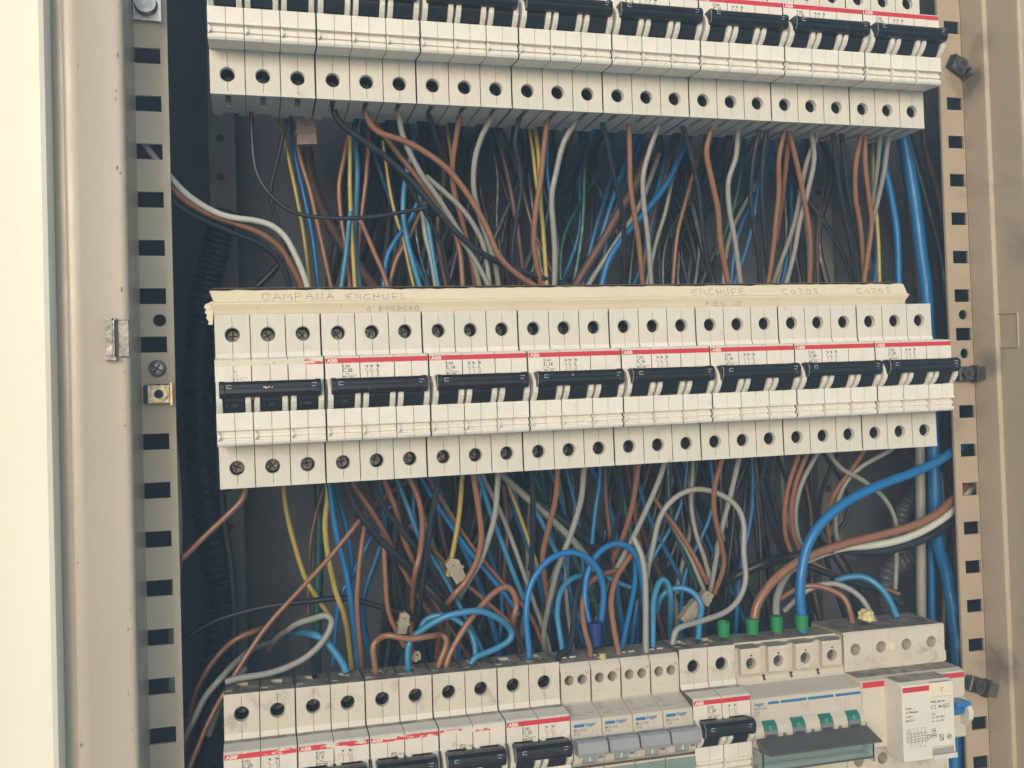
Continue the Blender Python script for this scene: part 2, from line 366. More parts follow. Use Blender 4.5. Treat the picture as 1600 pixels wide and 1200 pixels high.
def lettering(kind, amps, n, worn=0):
    """black print on the nose: type, rating, symbols, circuit diagram"""
    b = MB(); Y = -16.56
    put_text(b, 'S 263' if n == 3 else 'S 252', 0, -18.9, 1.8, Y, True, .98)
    put_text(b, amps, 0, -21.3, 2.6, Y, True, .95)
    put_text(b, '~ 400', .5, -22.6, 1.1, Y, False)
    # N-like conformity sign and boxed figure
    rect(b, .4, -24.9, 2.2, -23.4, Y, .26); seg(b, .4, -23.4, 2.2, -24.9, Y, .3)
    rect(b, 3.2, -24.6, 6.8, -22.9, Y, .18); put_text(b, '6000', 3.5, -24.2, 1.1, Y, True, .9)
    # diagram
    xs = (12.2, 14.6, 17.9) if n == 3 else (13.0, 16.4)
    for i, x in enumerate(xs):
        put_text(b, str(1 + 2 * i), x - .8, -18.7, 1.2, Y, True)
        seg(b, x + .25, -17.9, x + .25, -19.5, Y, .22); seg(b, x - .2, -18.3, x + .25, -19.1, Y, .34); seg(b, x + .7, -18.3, x + .25, -19.1, Y, .34)
        seg(b, x - .75, -19.7, x + .25, -21.3, Y, .24); seg(b, x + .25, -21.3, x + .25, -24.3, Y, .2)
    for q in range(5 if n == 3 else 3): seg(b, xs[0] + .4 + q * 1.1, -21.2, xs[0] + 1.0 + q * 1.1, -21.2, Y, .13)
    return b.mesh('printed_lettering', BLACKP)
LET = {}
def let(a, n):
    if (a, n) not in LET: LET[(a, n)] = lettering('', a, n)
    return LET[(a, n)]
def faded_lettering(n):
    b = MB(); Y = -16.56
    if n == 3:
        put_text(b, 'C', .3, -20.2, 1.9, Y, True); put_text(b, '~ 40', .6, -21.7, 1.0, Y); rect(b, 3.4, -24.0, 6.4, -22.5, Y, .14); rect(b, .4, -24.4, 2.2, -22.9, Y, .2)
    return b.mesh('printed_lettering', GREYP)
BR = MB(); put_text(BR, 'ABB', -7.6, -16.35, 2.6, -16.68, True, 1.12); BRAND = BR.mesh('brand_name', WHITE)
def stripe_mesh(x0, x1, m, z0=-16.7, z1=-14.2):
    return MB().box(x0, x1, -16.62, -16.4, z0, z1).mesh('red_stripe', m)
STRIPES = {}
def breaker(x, z, th, n, amps, label, group, pole='mid', stripe=0, rowname='', parts=True):
    t = empty('circuit_breaker', (x, 0, z), label, 'circuit breaker', group, -th)
    for i in range(n):
        inst('pole_housing', POLE[pole], t, (i * 17.6, 0, 0))
        inst('toggle', TOGGLE, t, (i * 17.6, 0, 0))
        for zc in (0, -67.8):
            s = inst('terminal_screw', SCREW, t, (i * 17.6, 12.0, zc), (0, random.random() * 3, 0)); inst('screw_slot', SLOT, s)
    hb = inst('handle_bar', BAR[n], t); inst('bar_clip_marks', CLIP[n], hb); inst('bar_edge_highlight', EDGE, hb)
    w1 = (n - 1) * 17.6 + HW - .25
    if stripe == 0:
        k = ('full', n)
        if k not in STRIPES: STRIPES[k] = stripe_mesh(-HW + .25, w1, RED)
        s = inst('red_stripe', STRIPES[k], t); inst('brand_name', BRAND, s)
        inst('printed_lettering', let(amps, n), t)
    else:
        s = inst('red_stripe', stripe_mesh(-HW + .25, w1 if stripe < 3 or n == 2 else 34.2, WR[stripe - 1]), t)
        s['label'] = 'red stripe partly rubbed away'
        if stripe < 3: inst('brand_name', BRAND, s)
        if amps: inst('printed_lettering', let(amps, n), t)
    return t
P = 17.75
X0 = 68.9
ORD = ['first', 'second', 'third', 'fourth', 'fifth', 'sixth', 'seventh', 'eighth']
# ------------------------------------------------------------ top row
z1 = 163.86 + 67.8; t1 = .00164
lab1 = ['cream three-pole breaker at the left end of the top row, scuffed lower edge',
        'three-pole breaker second in the top row, brown wire arching out below it',
        'cream three-pole breaker third from the left in the top row',
        'three-pole breaker fourth from the left in the top row',
        'cream three-pole breaker fifth from the left in the top row',
        'three-pole breaker sixth in the top row, bare copper strands under its middle pole',
        'three-pole breaker seventh in the top row, printed C 20',
        'three-pole breaker at the right end of the top row, printed C 25']
for i in range(8):
    s = i * 3 * P
    breaker(X0 + .6 + s * math.cos(t1), z1 + s * math.sin(t1), t1, 3, ['C 16', 'C 16', 'C 16', 'C 16', 'C 16', 'C 16', 'C 20', 'C 25'][i], lab1[i], 'three-pole breakers of the top row')
# ------------------------------------------------------------ middle row
z2 = 30.29; t2 = .01102
lab2 = ['left-end breaker of the middle row, red stripe worn away, white-flecked bar',
        'three-pole breaker second in the middle row, printed C 20, beside the worn one',
        'three-pole breaker third from the left in the middle row, first one printed C 16',
        'fourth three-pole breaker of the middle row, small chip on its bar',
        'three-pole breaker fifth from the left in the middle row, print C 16',
        'three-pole breaker sixth from the left in the middle row, last one printed C 16',
        'three-pole breaker seventh from the left in the middle row, print C 20',
        'three-pole breaker at the right end of the middle row, bar reaching the slotted rail']
for i in range(8):
    s = i * 3 * P
    t = breaker(X0 + s * math.cos(t2), z2 + s * math.sin(t2), t2, 3, [None, 'C 20', 'C 16', 'C 16', 'C 16', 'C 16', 'C 20', 'C 20'][i], lab2[i], 'three-pole breakers of the middle row', stripe=3 if i == 0 else 0)
    if i == 0:
        inst('printed_lettering', faded_lettering(3), t)
        inst('red_stripe', stripe_mesh(34.5, 43.6, WR[0], -16.8, -14.3), t)
        f = MB(); rnd = random.Random(3)
        for k in range(9):
            x = 14 + rnd.random() * 5; zz = -28.2 + rnd.random() * .6; f.cyl((x, -27.0, zz), .15 + rnd.random() * .25, .15, n=7)
        f.build('paint_fleck', WHITE, t)
        f = MB(); f.cyl((-7.4, -16.9, -36.6), 1.0, .4, n=9); f.cyl((8.9, -22.9, -33.2), .8, .5, n=8); f.build('dirt_spot', mat('brown_dirt', (.16, .10, .06), .9), t)
    if i == 3: MB().cyl((12.5, -27.05, -26.8), .6, .3, n=9).build('bar_chip', mat('chip_brown', (.28, .22, .16), .8), t)
    if i < 2:
        q = MB()
        for k in ((0, 1, 2) if i == 0 else (0,)):
            put_text(q, 'I   ON', k * 17.6 - 3.6, 0, 2.0, 0, True)
        # printed on the sloping lower part of the toggle
        v = []
        for a, b2, c in q.v: v.append((a, -20.45 + (.0 - c) * -.0 + (-.0), c)); 
        q.v = [(a, -19.45 - c * .58, -36.8 + c) for a, b2, c in q.v]
        q.build('printed_lettering', mat('toggle_print', (.10, .11, .12), .6), t)

# ------------------------------------------------------------ bottom row
z3 = -161.3; t3 = -.0037
def row3(i): s = i * P; return X0 + s * math.cos(t3), z3 + s * math.sin(t3)
lab3 = ['dusty two-pole breaker at the left end of the bottom row, print C 25', 'dusty two-pole breaker second in the bottom row, half its printing rubbed off',
        'dusty two-pole breaker third in the bottom row, red stripe broken off halfway', 'dusty two-pole breaker fourth in the bottom row, only flecks left of its red stripe',
        'dusty two-pole breaker printed C 10, beside the grey-handled ones']
for k in range(5):
    x, z = row3(2 * k)
    breaker(x, z, t3, 2, ['C 25', 'C 0', None, None, 'C 10'][k], lab3[k], 'two-pole breakers with black bars in the bottom row', 'dust', stripe=[1, 1, 2, 3, 0][k])
x, z = row3(14)
breaker(x, z, t3, 2, 'C 20', 'dusty two-pole breaker between the grey-handled ones and the green-switched one', 'two-pole breakers with black bars in the bottom row', 'dust')
# N-like signs left on the worn ones
for k, dx in ((2, 2.0), (3, 2.0)):
    x, z = row3(2 * k); t = [o for o in col.objects if o.name.startswith('circuit_breaker') and o.get('label') == lab3[k]][0]
    b = MB(); rect(b, dx, -24.6, dx + 2.4, -22.6, -16.56, .3); seg(b, dx, -22.6, dx + 2.4, -24.6, -16.56, .34); rect(b, dx + 3.4, -24.4, dx + 4.6, -23.2, -16.56, .2); rect(b, dx + 5.2, -24.5, dx + 6.4, -23.2, -16.56, .18)
    b.build('printed_lettering', BLACKP, t)

# grey-handled single-module breakers (phase + neutral)
HPROF = [(28, 8.6), (9, 8.8), (2.2, 8.6), (.8, 6.6), (0, 4.4), (0, -12.6), (-1.5, -13.4), (-13.0, -16.4), (-15.6, -17.4), (-16.5, -18.8), (-16.5, -25.0)]
HLOW = [(-16.5, -25.0), (-18.6, -27), (-20.4, -31), (-20.6, -35), (-19.2, -39), (-16.5, -41.4), (-15.5, -42.0)]
def hager_single(x, z, th, label):
    t = empty('circuit_breaker', (x, 0, z), label, 'circuit breaker', 'grey-handled breakers of the bottom row', -th)
    b = MB(); g = 8.7
    top = HPROF[:4]; b.line(top, [(-g, .25), (-g + .25, 0), (g - .25, 0), (g, .25)])
    b.line([HPROF[5], HPROF[6]] + HPROF[7:] + HLOW, [(-g, .3), (-g + .3, 0), (g - .3, 0), (g, .3)])
    b.line([(.8, 6.6), (0, 4.4)], [(-g, .25), (-g + .25, 0), (g - .25, 0), (g, .25)])
    for s, cx in ((-1, -3.6), (1, 3.9)):
        face_with_hole(b, *( (-g + .25, 0) if s < 0 else (0, g - .25)), -12.6, 4.4, cx, -.6, 2.7, 0, 12, 20)
    side = HPROF + HLOW + [(-15.5, -52), (-1, -57), (0, -78), (38, -78), (28, -40)]
    for s in (-1, 1): b.add([(s * g, p[0] + .3, p[1]) for p in side], [tuple(range(len(side)))])
    b.line([(0, -57), (0, -78)], [(-g, 0), (g, 0)]); b.line([(-15.5, -52), (-1, -57)], [(-g, 0), (g, 0)])
    # sunk windows in the top for the leads
    for cx in (-5, 0.5): b.box(cx, cx + 3.6, 11, 12, 8.9, 9.6)
    b.build('housing', HG, t)
    MB().box(-3.2, .2, 12.5, 18, 8.7, 8.86).build('wire_inlet', BLACKP, t)
    for cx in (-3.6, 3.9): s = inst('terminal_screw', SCREW, t, (cx, 9, -.6)); s.scale = (.85, 1, .85); inst('screw_slot', SLOT, s)
    # handle, lower switch, window
    MB().extr([(-18.5, -26.0), (-24.0, -25.4), (-25.6, -26.4), (-27.2, -31.4), (-26.4, -33.4), (-20, -33.6)], -8.2, 8.5, .4).build('handle', HGREY, t)
    b = MB(); b.extr([(-18, -33.4), (-22.4, -33.4), (-21.8, -37.6), (-19.5, -39.6), (-16, -39.8)], -3.8, 3.6, .2); sw = b.build('switch_rocker', HGREY, t)
    MB().extr([(-22.5, -34.2), (-22.75, -34.2), (-22.2, -37.4), (-21.9, -37.4)], -.8, -.2).build('switch_mark', WHITE, sw)
    MB().box(5.2, 7.4, -21.0, -20.0, -36.8, -34.4).build('indicator_window', mat('window_brown', (.2, .16, .12), .4), t)
    b = MB(); b.box(-8.5, 8.5, -17.6, -15.4, -51.5, -42.4); lc = b.build('label_strip', HG, t)
    b = MB(); b.box(-8.6, 8.6, -18.4, -18.0, -50, -43.4); b.build('label_cover', GLASS, t)
    # print
    b = MB(); Y = -16.57
    v = []; 
    b.add([(-7.2, Y, -19.7), (-6.9, Y, -19.3), (-1.7, Y, -19.3), (-1.4, Y, -19.7), (-1.4, Y, -20.5), (-1.7, Y, -20.9), (-6.9, Y, -20.9), (-7.2, Y, -20.5)], [tuple(range(8))])
    put_text(b, ':hager', -1.2, -20.7, 3.0, Y, True, .88); b.build('brand_name', BLUEP, t)
    b = MB(); put_text(b, 'MLU 516', -7.4, -23.2, 2.0, Y, True, 1.0); put_text(b, 'C16', -7.3, -25.1, 2.0, Y, True, 1.0)
    for cx in (3.2, 5.6):
        seg(b, cx - .5, -22.9, cx + .2, -23.8, Y, .13); seg(b, cx + .2, -23.8, cx + .2, -25, Y, .13); seg(b, cx, -22.4, cx + .5, -23, Y, .13)
    b.build('printed_lettering', GREYP, t)
    b = MB(); put_text(b, 'N', 5.8, 2.0, 2.4, -.06, False); 
    seg(b, -6, -7.6, -1, -7.6, -.06, .08); seg(b, 3, -10.9, 6, -10.9, -.06, .1)
    b.build('neutral_mark', GREYP, t)
    b = MB(); Y2 = -5.2
    def onslope(x, k): yy = -1.5 - 11.5 * k; return (x, yy - .07, -13.4 - 3 * k + .05)
    for (xa, ka, xb, kb) in ((-7.4, .1, -4.6, .1), (-4.6, .1, -4.6, .45), (-4.6, .45, -7.4, .45), (-7.4, .45, -7.4, .1), (-6, .1, -6, .45), (-6.8, .9, -1, .9), (2, .75, 6.5, .75)):
        a = onslope(xa, ka); c = onslope(xb, kb); b.tube([a, c], .09, 4)
    b.build('box_symbol', GREYP, t)
    return t
hl = ['leftmost of the four grey-handled single-module breakers, next to the C 10 breaker', 'second of the four grey-handled single-module breakers from the left',
      'third of the four grey-handled single-module breakers from the left', 'rightmost of the four grey-handled single-module breakers, beside a black-barred breaker']
for k in range(4):
    x, z = row3(10 + k); hager_single(x, z, t3, hl[k])

# wide four-pole breaker with green switches
x, z = row3(16)
t = empty('circuit_breaker', (x, 0, z), 'wide breaker with green switches, dark grey bar and clear cover in the bottom row', 'circuit breaker', None, -t3)
XA, XB = -8.7, 3 * P + 8.7
b = MB()
for i in range(4):
    cx = i * P
    # projecting terminal blocks with narrow gaps between them
    face_with_hole(b, cx - 6.4, cx + 6.4, -7.2, 5.6, cx, -1.2, 3.2, -1.6, 10, 22)
    b.extr([(-1.6, 5.6), (-1.2, 7.4), (8, 7.8), (8, -8), (1, -8), (-1.6, -7.2)], cx - 6.4, cx - 6.39); b.extr([(-1.6, 5.6), (-1.2, 7.4), (8, 7.8), (8, -8), (1, -8), (-1.6, -7.2)], cx + 6.39, cx + 6.4)
    b.add([(cx - 6.4, -1.6, 5.6), (cx + 6.4, -1.6, 5.6), (cx + 6.4, -1.2, 7.4), (cx - 6.4, -1.2, 7.4), (cx + 6.4, 8, 7.8), (cx - 6.4, 8, 7.8)], [(0, 1, 2, 3), (3, 2, 4, 5)])
    b.box(cx - 5.8, cx + 5.8, -1.9, -1.4, 4.4, 5.2)
    b.add([(cx - 6.4, -1.6, -7.2), (cx + 6.4, -1.6, -7.2), (cx + 6.4, 1, -8), (cx - 6.4, 1, -8)], [(0, 1, 2, 3)])
    if i < 3: b.box(cx + 7.2, cx + 8.2, 1, 2.4, -5.5, 3)
b.box(XA, XB, 8, 28, 7.2, 8.8); b.box(XA, XB, 2.6, 13, -13, 7.2)
NP = [(2.6, -7), (0, -9.5), (0, -12.0), (-1.0, -13.2), (-13.5, -16.2), (-15.8, -17), (-16.5, -18.2), (-16.5, -28.4), (-17.4, -29.2), (-19.6, -31.6), (-20.6, -35), (-20.2, -38.5), (-18, -41.8), (-16.5, -42.6), (-16.5, -56), (-1, -57.4), (0, -58), (0, -78)]
b.line(NP, [(XA, .3), (XA + .3, 0), (XB - .3, 0), (XB, .3)])
for s in (XA, XB): b.add([(s, p[0] + .3, p[1]) for p in [(8, 7.8)] + NP + [(38, -78), (28, 7.8)]], [tuple(range(len(NP) + 3))])
b.build('housing', HG, t)
for i in range(4):
    cx = i * P
    s = inst('terminal_screw', SCREW, t, (cx, 2.2, -1.2), (0, .4 * i, 0)); inst('screw_slot', SLOT, s)
    bb = MB(); bb.box(cx - .5, cx + .5, -2.0, -1.5, 3.1, 3.9)
    bb.build('small_hole', BLACKP, t)
    if i < 3: bb = MB(); bb.box(cx + 7.6, cx + 9.6, -.3, .2, -9.4, -8.7); bb.box(cx + 8.1, cx + 9.2, -.35, .2, -11.2, -8.8); bb.box(cx + 8.4, cx + 9.9, -.3, .2, -11.9, -11.0); bb.build('latch_hook', BLACKP, t)
    # arc-shaped switch: green top, grey lower, dark recess
    g = MB(); g.extr([(-17.6, -29.0), (-20.2, -31.2), (-21.2, -33.4), (-18, -33.4)], cx - 3.4, cx + 4.6); gs = g.build('switch_rocker', GREEN, t)
    q = MB(); put_text(q, 'C', cx + -.4, 0, 2.4, 0, True); q.v = [(a, -21.35 + c * .52, -32.9 + c) for a, _, c in q.v]; q.build('switch_mark', mat('mark_pale_green', (.25, .5, .42), .5), gs)
    g = MB(); g.extr([(-18, -33.4), (-21.2, -33.4), (-21.9, -36.5), (-21.0, -40), (-17, -40.6)], cx - 3.4, cx + 4.6); g.build('switch_lower', mat('switch_grey', (.17, .17, .165), .45), t)
    g = MB(); g.extr([(-21.7, -35.6), (-22.3, -35.6), (-22.2, -37.8), (-21.6, -37.8)], cx - 2.8, cx + 3.2); g.build('switch_slot', mat('slot_dark', (.05, .045, .05), .6), t)
    MB().box(cx + 8.2, cx + 10.2 if i < 3 else cx + 8.65, -20.9, -20.0, -37.6, -35.8).build('indicator_window', mat('window_brown', (.2, .16, .12), .4), t)
b = MB(); b.extr([(-20.5, -37.6), (-22.4, -37.0), (-36.4, -41.2), (-36.2, -42.0), (-24, -43.0)], XA - .2, XB - 1.0, .3)
hb = b.build('handle_bar', HDARK, t)
b = MB(); b.box(XA, XA + .8, -27, -16.5, -56, -43.4); b.box(XA, XB, -27, -26.4, -52.6, -44.0); b.box(XB - .8, XB, -27, -16.5, -56, -43.4); b.box(XA, XB, -27, -16.5, -54, -52.8)
b.build('clear_cover', GLASS, t)
b = MB(); Y = -16.57
put_text(b, 'hager', XA + 1.6, -20.8, 3.0, Y, True, .95)
for x0, x1 in ((XA + 10.4, 8.6), (9.6, 26.2), (27.2, 43.6), (45.0, XB - .6)): b.add([(x0, Y, -20.6), (x1, Y, -20.6), (x1, Y, -19.1), (x0, Y, -19.1)], [(0, 1, 2, 3)])
b.build('brand_name', BLUEP, t)
b = MB(); put_text(b, 'MCA 432', XA + 1.6, -23.1, 2.0, Y, True, 1.0); put_text(b, 'C32', XA + 1.7, -25.2, 2.0, Y, True, 1.0); put_text(b, '400V', XA + 1.7, -26.6, 1.4, Y)
for k in range(4):
    cx = 53 - 7.6 + k * 2.5
    for dz in (0, -2.6): seg(b, cx, -22 + dz, cx + 1, -22.7 + dz, Y, .14); seg(b, cx + 1, -22.7 + dz, cx + .1, -24.0 + dz, Y, .14)
b.build('printed_lettering', GREYP, t)

# wide residual current device at the right end
x, z = row3(20)
t = empty('residual_current_device', (x, 0, z), 'wide residual current device with blue toggle, right end of the bottom row', 'residual current device', None, -t3)
b = MB(); XA, XB = -8.8, 3 * P + 8.6
for i in range(4): face_with_hole(b, i * P - 8.8 if i == 0 else i * P - 9.4 + .2, i * P + 8.55, -11.5, 9.6, i * P - 0.6, 0, 3.4, 0, 12, 24)
b.add([(XA, 0, 9.6), (XB, 0, 9.6), (XB, 1, 10.6), (XA, 1, 10.6)], [(0, 1, 2, 3)]); b.box(XA, XB, 1, 34, 9, 10.6)
NP = [(0, -11.5), (0, -12.6), (-12.0, -12.9), (-15.6, -14.0), (-16.5, -15.4), (-16.5, -52.5), (-15.4, -53.6), (0, -54.5), (0, -57)]
b.line(NP, [(XA, .4), (XA + .4, 0), (XB - .4, 0), (XB, .4)])
for s in (XA, XB): b.add([(s, p[0] + .2, p[1]) for p in [(1, 10.6)] + NP + [(0, -78), (38, -78), (34, 10.6)]], [tuple(range(len(NP) + 4))])
b.box(XB - 1.2, XB + .6, -.2, 30, -12, -6)
for i, cx in enumerate((-.6, 15.5, 30, 36.5, 52.5)): face_with_hole(b, [XA, 8, 24, 33.6, 44][i], [8, 24, 33.6, 44, XB][i], -78, -57, cx, -66.3, 3.4 if i != 2 else 2.4, 0, 12, 24)
b.build('housing', PLD, t)
for i in range(4): s = inst('terminal_screw', SCREW, t, (i * P - .6, 8.8, 0)); inst('screw_slot', SLOT, s)
MB().cyl((24.2, -.5, 0.3), 2.3, 1.2, n=16).build('round_plug', STRIP, t)
b = MB()
for i in range(4):
    cx = i * P + .6; pts = [(cx + 1.9 * math.cos(a * math.pi / 8), -.05, -7.0 + 1.9 * math.sin(a * math.pi / 8)) for a in range(17)]
    b.tube(pts, .13, 4, False); put_text(b, '1357'[i], cx - .7, -8.0, 2.4, -.08)
b.build('terminal_numbers', mat('moulded_number', (.40, .35, .28), .6), t)
b = MB(); RX0, RX1 = 6.6, 41.2
b.extr([(-16, -12.8), (-28.8, -12.7), (-31.6, -14.2), (-32.0, -15.6), (-32.0, -56.8), (-31, -57.6), (-16, -57.6)], RX0, RX1, .5)
rb = b.build('raised_block', PLN, t)
b = MB(); b.box(RX0 + .5, RX0 + 18.2, -32.1, -31.9, -17.9, -15.0); b.build('red_stripe', RED, t)
MB().box(XA + .6, RX0 - .2, -16.62, -16.4, -17.8, -14.6).build('red_stripe', RED, t)
MB().box(RX1 + .3, XB - .5, -16.62, -16.4, -17.8, -14.9).build('red_stripe', RED, t)
b = MB(); b.cbox(RX0 + 18.6, RX1 - 2.5, -33.0, -24, -22.0, -13.6, .4); tb = b.build('test_button', STRIP, t)
b = MB(); put_text(b, 'T', RX0 + 24.6, -19.6, 4.4, -33.07, False); b.build('test_letter', mat('amber_print', (.45, .33, .13), .6), tb)
b = MB(); b.box(RX0 + 18.6, RX1 + .2, -33.4, -31.5, -57.4, -54.6); b.box(RX0 + 18.4, RX1 - 1, -32.6, -31.7, -51.0, -50.2); b.build('label_ledge', PLT, t)
MB().box(RX0 + 19, RX1 - 1.2, -32.2, -31.9, -54.6, -51.0).build('label_recess', mat('recess_grey', (.33, .30, .26), .5), t)
b = MB(); Y = -32.08
put_text(b, 'F 364', RX0 + 2.0, -27.6, 1.7, Y, True); 
b2 = b; put_text(b, 'Int. Diferencial', RX0 + 2.0, -29.6, 1.6, Y, True, .86); put_text(b, 'In 25 A', RX0 + 2.0, -32.0, 1.5, Y, True); put_text(b, 'I\u0394n 0.3 A', RX0 + 2.0, -34.2, 1.5, Y, True)
put_text(b, 'Pulsar cada mes', RX0 + 19, -25.2, 1.75, Y, True, .84)
rect(b, RX0 + 19.2, -28.6, RX0 + 22.2, -26.8, Y, .22); rect(b, RX0 + 27.4, -28.6, RX0 + 31.4, -26.8, Y, .26); seg(b, RX0 + 24, -27.7, RX0 + 27.4, -27.7, Y, .3); put_text(b, '3000', RX0 + 27.8, -28.2, 1.1, Y, True)
rect(b, RX0 + 24.4, -28.3, RX0 + 25.8, -27.1, Y, .3)
put_text(b, 'Ipol.', RX0 + 19.4, -32.0, 1.4, Y, True); put_text(b, 'Un ~ 230 / 400 V', RX0 + 19.4, -34.0, 1.45, Y, True, .84); put_text(b, 'Ut ~ 110... 264 V', RX0 + 19.4, -36.2, 1.4, Y, True, .84)
for k in range(5):
    cx = RX0 + 4.4 + k * 2.4; put_text(b, '1357N'[k], cx - .3, -39.2, 1.3, Y, True); put_text(b, '2468N'[k], cx - .3, -49.4, 1.3, Y, True)
    seg(b, cx + .9, -39.6, cx + .9, -41.0, Y, .2); seg(b, cx, -40.4, cx + .9, -42.4, Y, .24); seg(b, cx + .9, -42.4, cx + .9, -48.0, Y, .24)
for zz in (-41.6, -43.0, -44.6, -46.0): seg(b, RX0 + 3.2, zz, RX0 + 16.4, zz, Y, .22)
rect(b, RX0 + 2.0, -46.2, RX0 + 3.4, -43.4, Y, .22); rect(b, RX0 + 2.3, -40.4, RX0 + 4.0, -39.0, Y, .2); seg(b, RX0 + 2.7, -43.4, RX0 + 2.7, -40.4, Y, .2)
rect(b, RX0 + 16.0, -45.4, RX0 + 17.4, -43, Y, .34); rect(b, RX0 + 18.2, -44.8, RX0 + 22.2, -43, Y, .24); seg(b, RX0 + 18.4, -43.9, RX0 + 22, -43.9, Y, .5)
pts = [(RX0 + 20.4 + 1.2 * math.cos(a * math.pi / 6), Y, -41.0 + 1.2 * math.sin(a * math.pi / 6)) for a in range(13)]; b.tube(pts, .13, 4, False); seg(b, RX0 + 19.4, -41, RX0 + 21.4, -41, Y, .4)
rect(b, RX0 + 24.2, -47.0, RX0 + 26.6, -43.8, Y, .34); seg(b, RX0 + 24.2, -43.8, RX0 + 26.6, -47.0, Y, .5)
pts = [(RX0 + 30.6 + 1.3 * math.cos(a * math.pi / 6), Y, -45.4 + 1.3 * math.sin(a * math.pi / 6)) for a in range(13)]; b.tube(pts, .2, 4, False); seg(b, RX0 + 29.8, -45.8, RX0 + 31.4, -45.0, Y, .5)
b.build('printed_lettering', BLACKP, t)
b = MB()
for s, e in ((44.6, 47.0), (57.6, 61.0)): b.extr([(-14, -29.5), (-17.6, -29.5), (-22.4, -32), (-24.6, -36), (-24.0, -40.6), (-20.8, -44.4), (-14, -45.6)], s, e, .35)
b.build('toggle_cheek', PLT, t)
MB().extr([(-14, -29.8), (-20, -29.4), (-26.8, -29.2), (-27.6, -31.2), (-22.2, -34.0), (-20.6, -38.4), (-14, -39)], 47.3, 57.4, .5).build('blue_toggle', mat('toggle_blue', (.02, .17, .42), .35, var=.2, vs=120), t)
# lumps of dried foam on top of the bottom row
def lump(px, py, Y, r, seed, label, sq=.6):
    bm = bmesh.new(); bmesh.ops.create_icosphere(bm, subdivisions=3, radius=1); rnd = random.Random(seed); ph = [rnd.random() * 6 for _ in range(6)]
    for v in bm.verts:
        k = 1 + .22 * math.sin(v.co.x * 4 + ph[0]) + .18 * math.sin(v.co.y * 5 + ph[1]) + .15 * math.sin(v.co.z * 6 + ph[2]) + .1 * math.sin(v.co.x * 11 + ph[3])
        v.co = Vector((v.co.x * r * k * S, v.co.y * r * .8 * k * S, v.co.z * r * sq * k * S))
    me = bpy.data.meshes.new('foam_lump'); bm.to_mesh(me); bm.free(); me.materials.append(FOAM)
    o = inst('foam_lump', me, None, at(px, py, Y)); tag(o, label, 'foam lump')
lump(1352, 962, 6, 4.8, 1, 'yellow lump of dried foam on the wide device in the bottom row', .72)
lump(942, 1027, 3, 2.6, 4, 'small yellowish crumb of foam on a grey-handled breaker', .5)

# ------------------------------------------------------------ broken plastic cover strip above the middle row
sx, sz = X0 - HW, z2 + 10.3
t = empty('cover_strip', (X0, 0, z2), 'long cream cover strip with handwritten names, snapped at its left end', 'cover strip', None, -t2)
b = MB(); rnd = random.Random(8)
PR = [(30, 23.4), (3.0, 23.2), (2.0, 22.6), (-1.2, 16.8), (-2.4, 16.0), (-2.4, 15.4), (-.6, 12.6), (.3, 10.6), (.5, 10.35), (2.0, 10.4)]
xs = [(-9.5, 0)]; x = -9.5
rows = []
n = len(PR); vs = []; fs = []
XS = [-10.5 + k * 409.5 / 90 for k in range(91)]
for k, x in enumerate(XS):
    for j, p in enumerate(PR):
        dx = 0
        if k == 0: dx = [0, .3, -1.2, .9, -1.6, .4, -2.2, -.8, .5, 0][j] + 1.2
        if k == 90: dx = [0, 0, .2, .1, .9, .6, -.8, -.5, -.3, 0][j]
        dz = (rnd.random() - .5) * .5 if j in (1, 2) else 0
        if 400 > x > 0 and j in (1, 2) and rnd.random() < .08: dz -= .7
        vs.append((x + dx, p[0], p[1] + dz))
for k in range(90):
    for j in range(n - 1): fs.append((k * n + j, k * n + j + 1, (k + 1) * n + j + 1, (k + 1) * n + j))
b.add(vs, fs)
# thickness: an inner skin and the end faces
off = len(b.v); b.add([(a, c + 1.1, d - (.9 if d > 20 else 0)) for a, c, d in vs[0:n]] + [(a, c + 1.1, d - (.9 if d > 20 else 0)) for a, c, d in vs[-n:]], [])
for j in range(n - 1):
    b.f.append((j, j + 1, off + j + 1, off + j)); q = 90 * n; b.f.append((q + j, q + j + 1, off + n + j + 1, off + n + j))
b.build('profile', STRIP, t)
b = MB(); out = [(-9.0, 17.4), (-10.6, 16.6), (-12.6, 15.6), (-13.4, 14.2), (-12.2, 13.0), (-13.0, 11.6), (-12.0, 10.4), (-12.4, 8.6), (-11.2, 7.0), (-11.6, 5.4), (-9.4, 5.2), (-9.1, 8), (-9.0, 12)]
b.add([(x, -.9, z) for x, z in out] + [(x, .6, z) for x, z in out], [tuple(range(13)), tuple(range(25, 12, -1))] + [(i, (i + 1) % 13, 13 + (i + 1) % 13, 13 + i) for i in range(13)])
b.build('broken_edge', STRIP, t)
MB().box(-9, 392, 3, 30, 23.9, 24.4).build('dark_top_edge', mat('edge_dirt', (.10, .075, .05), .9), t)
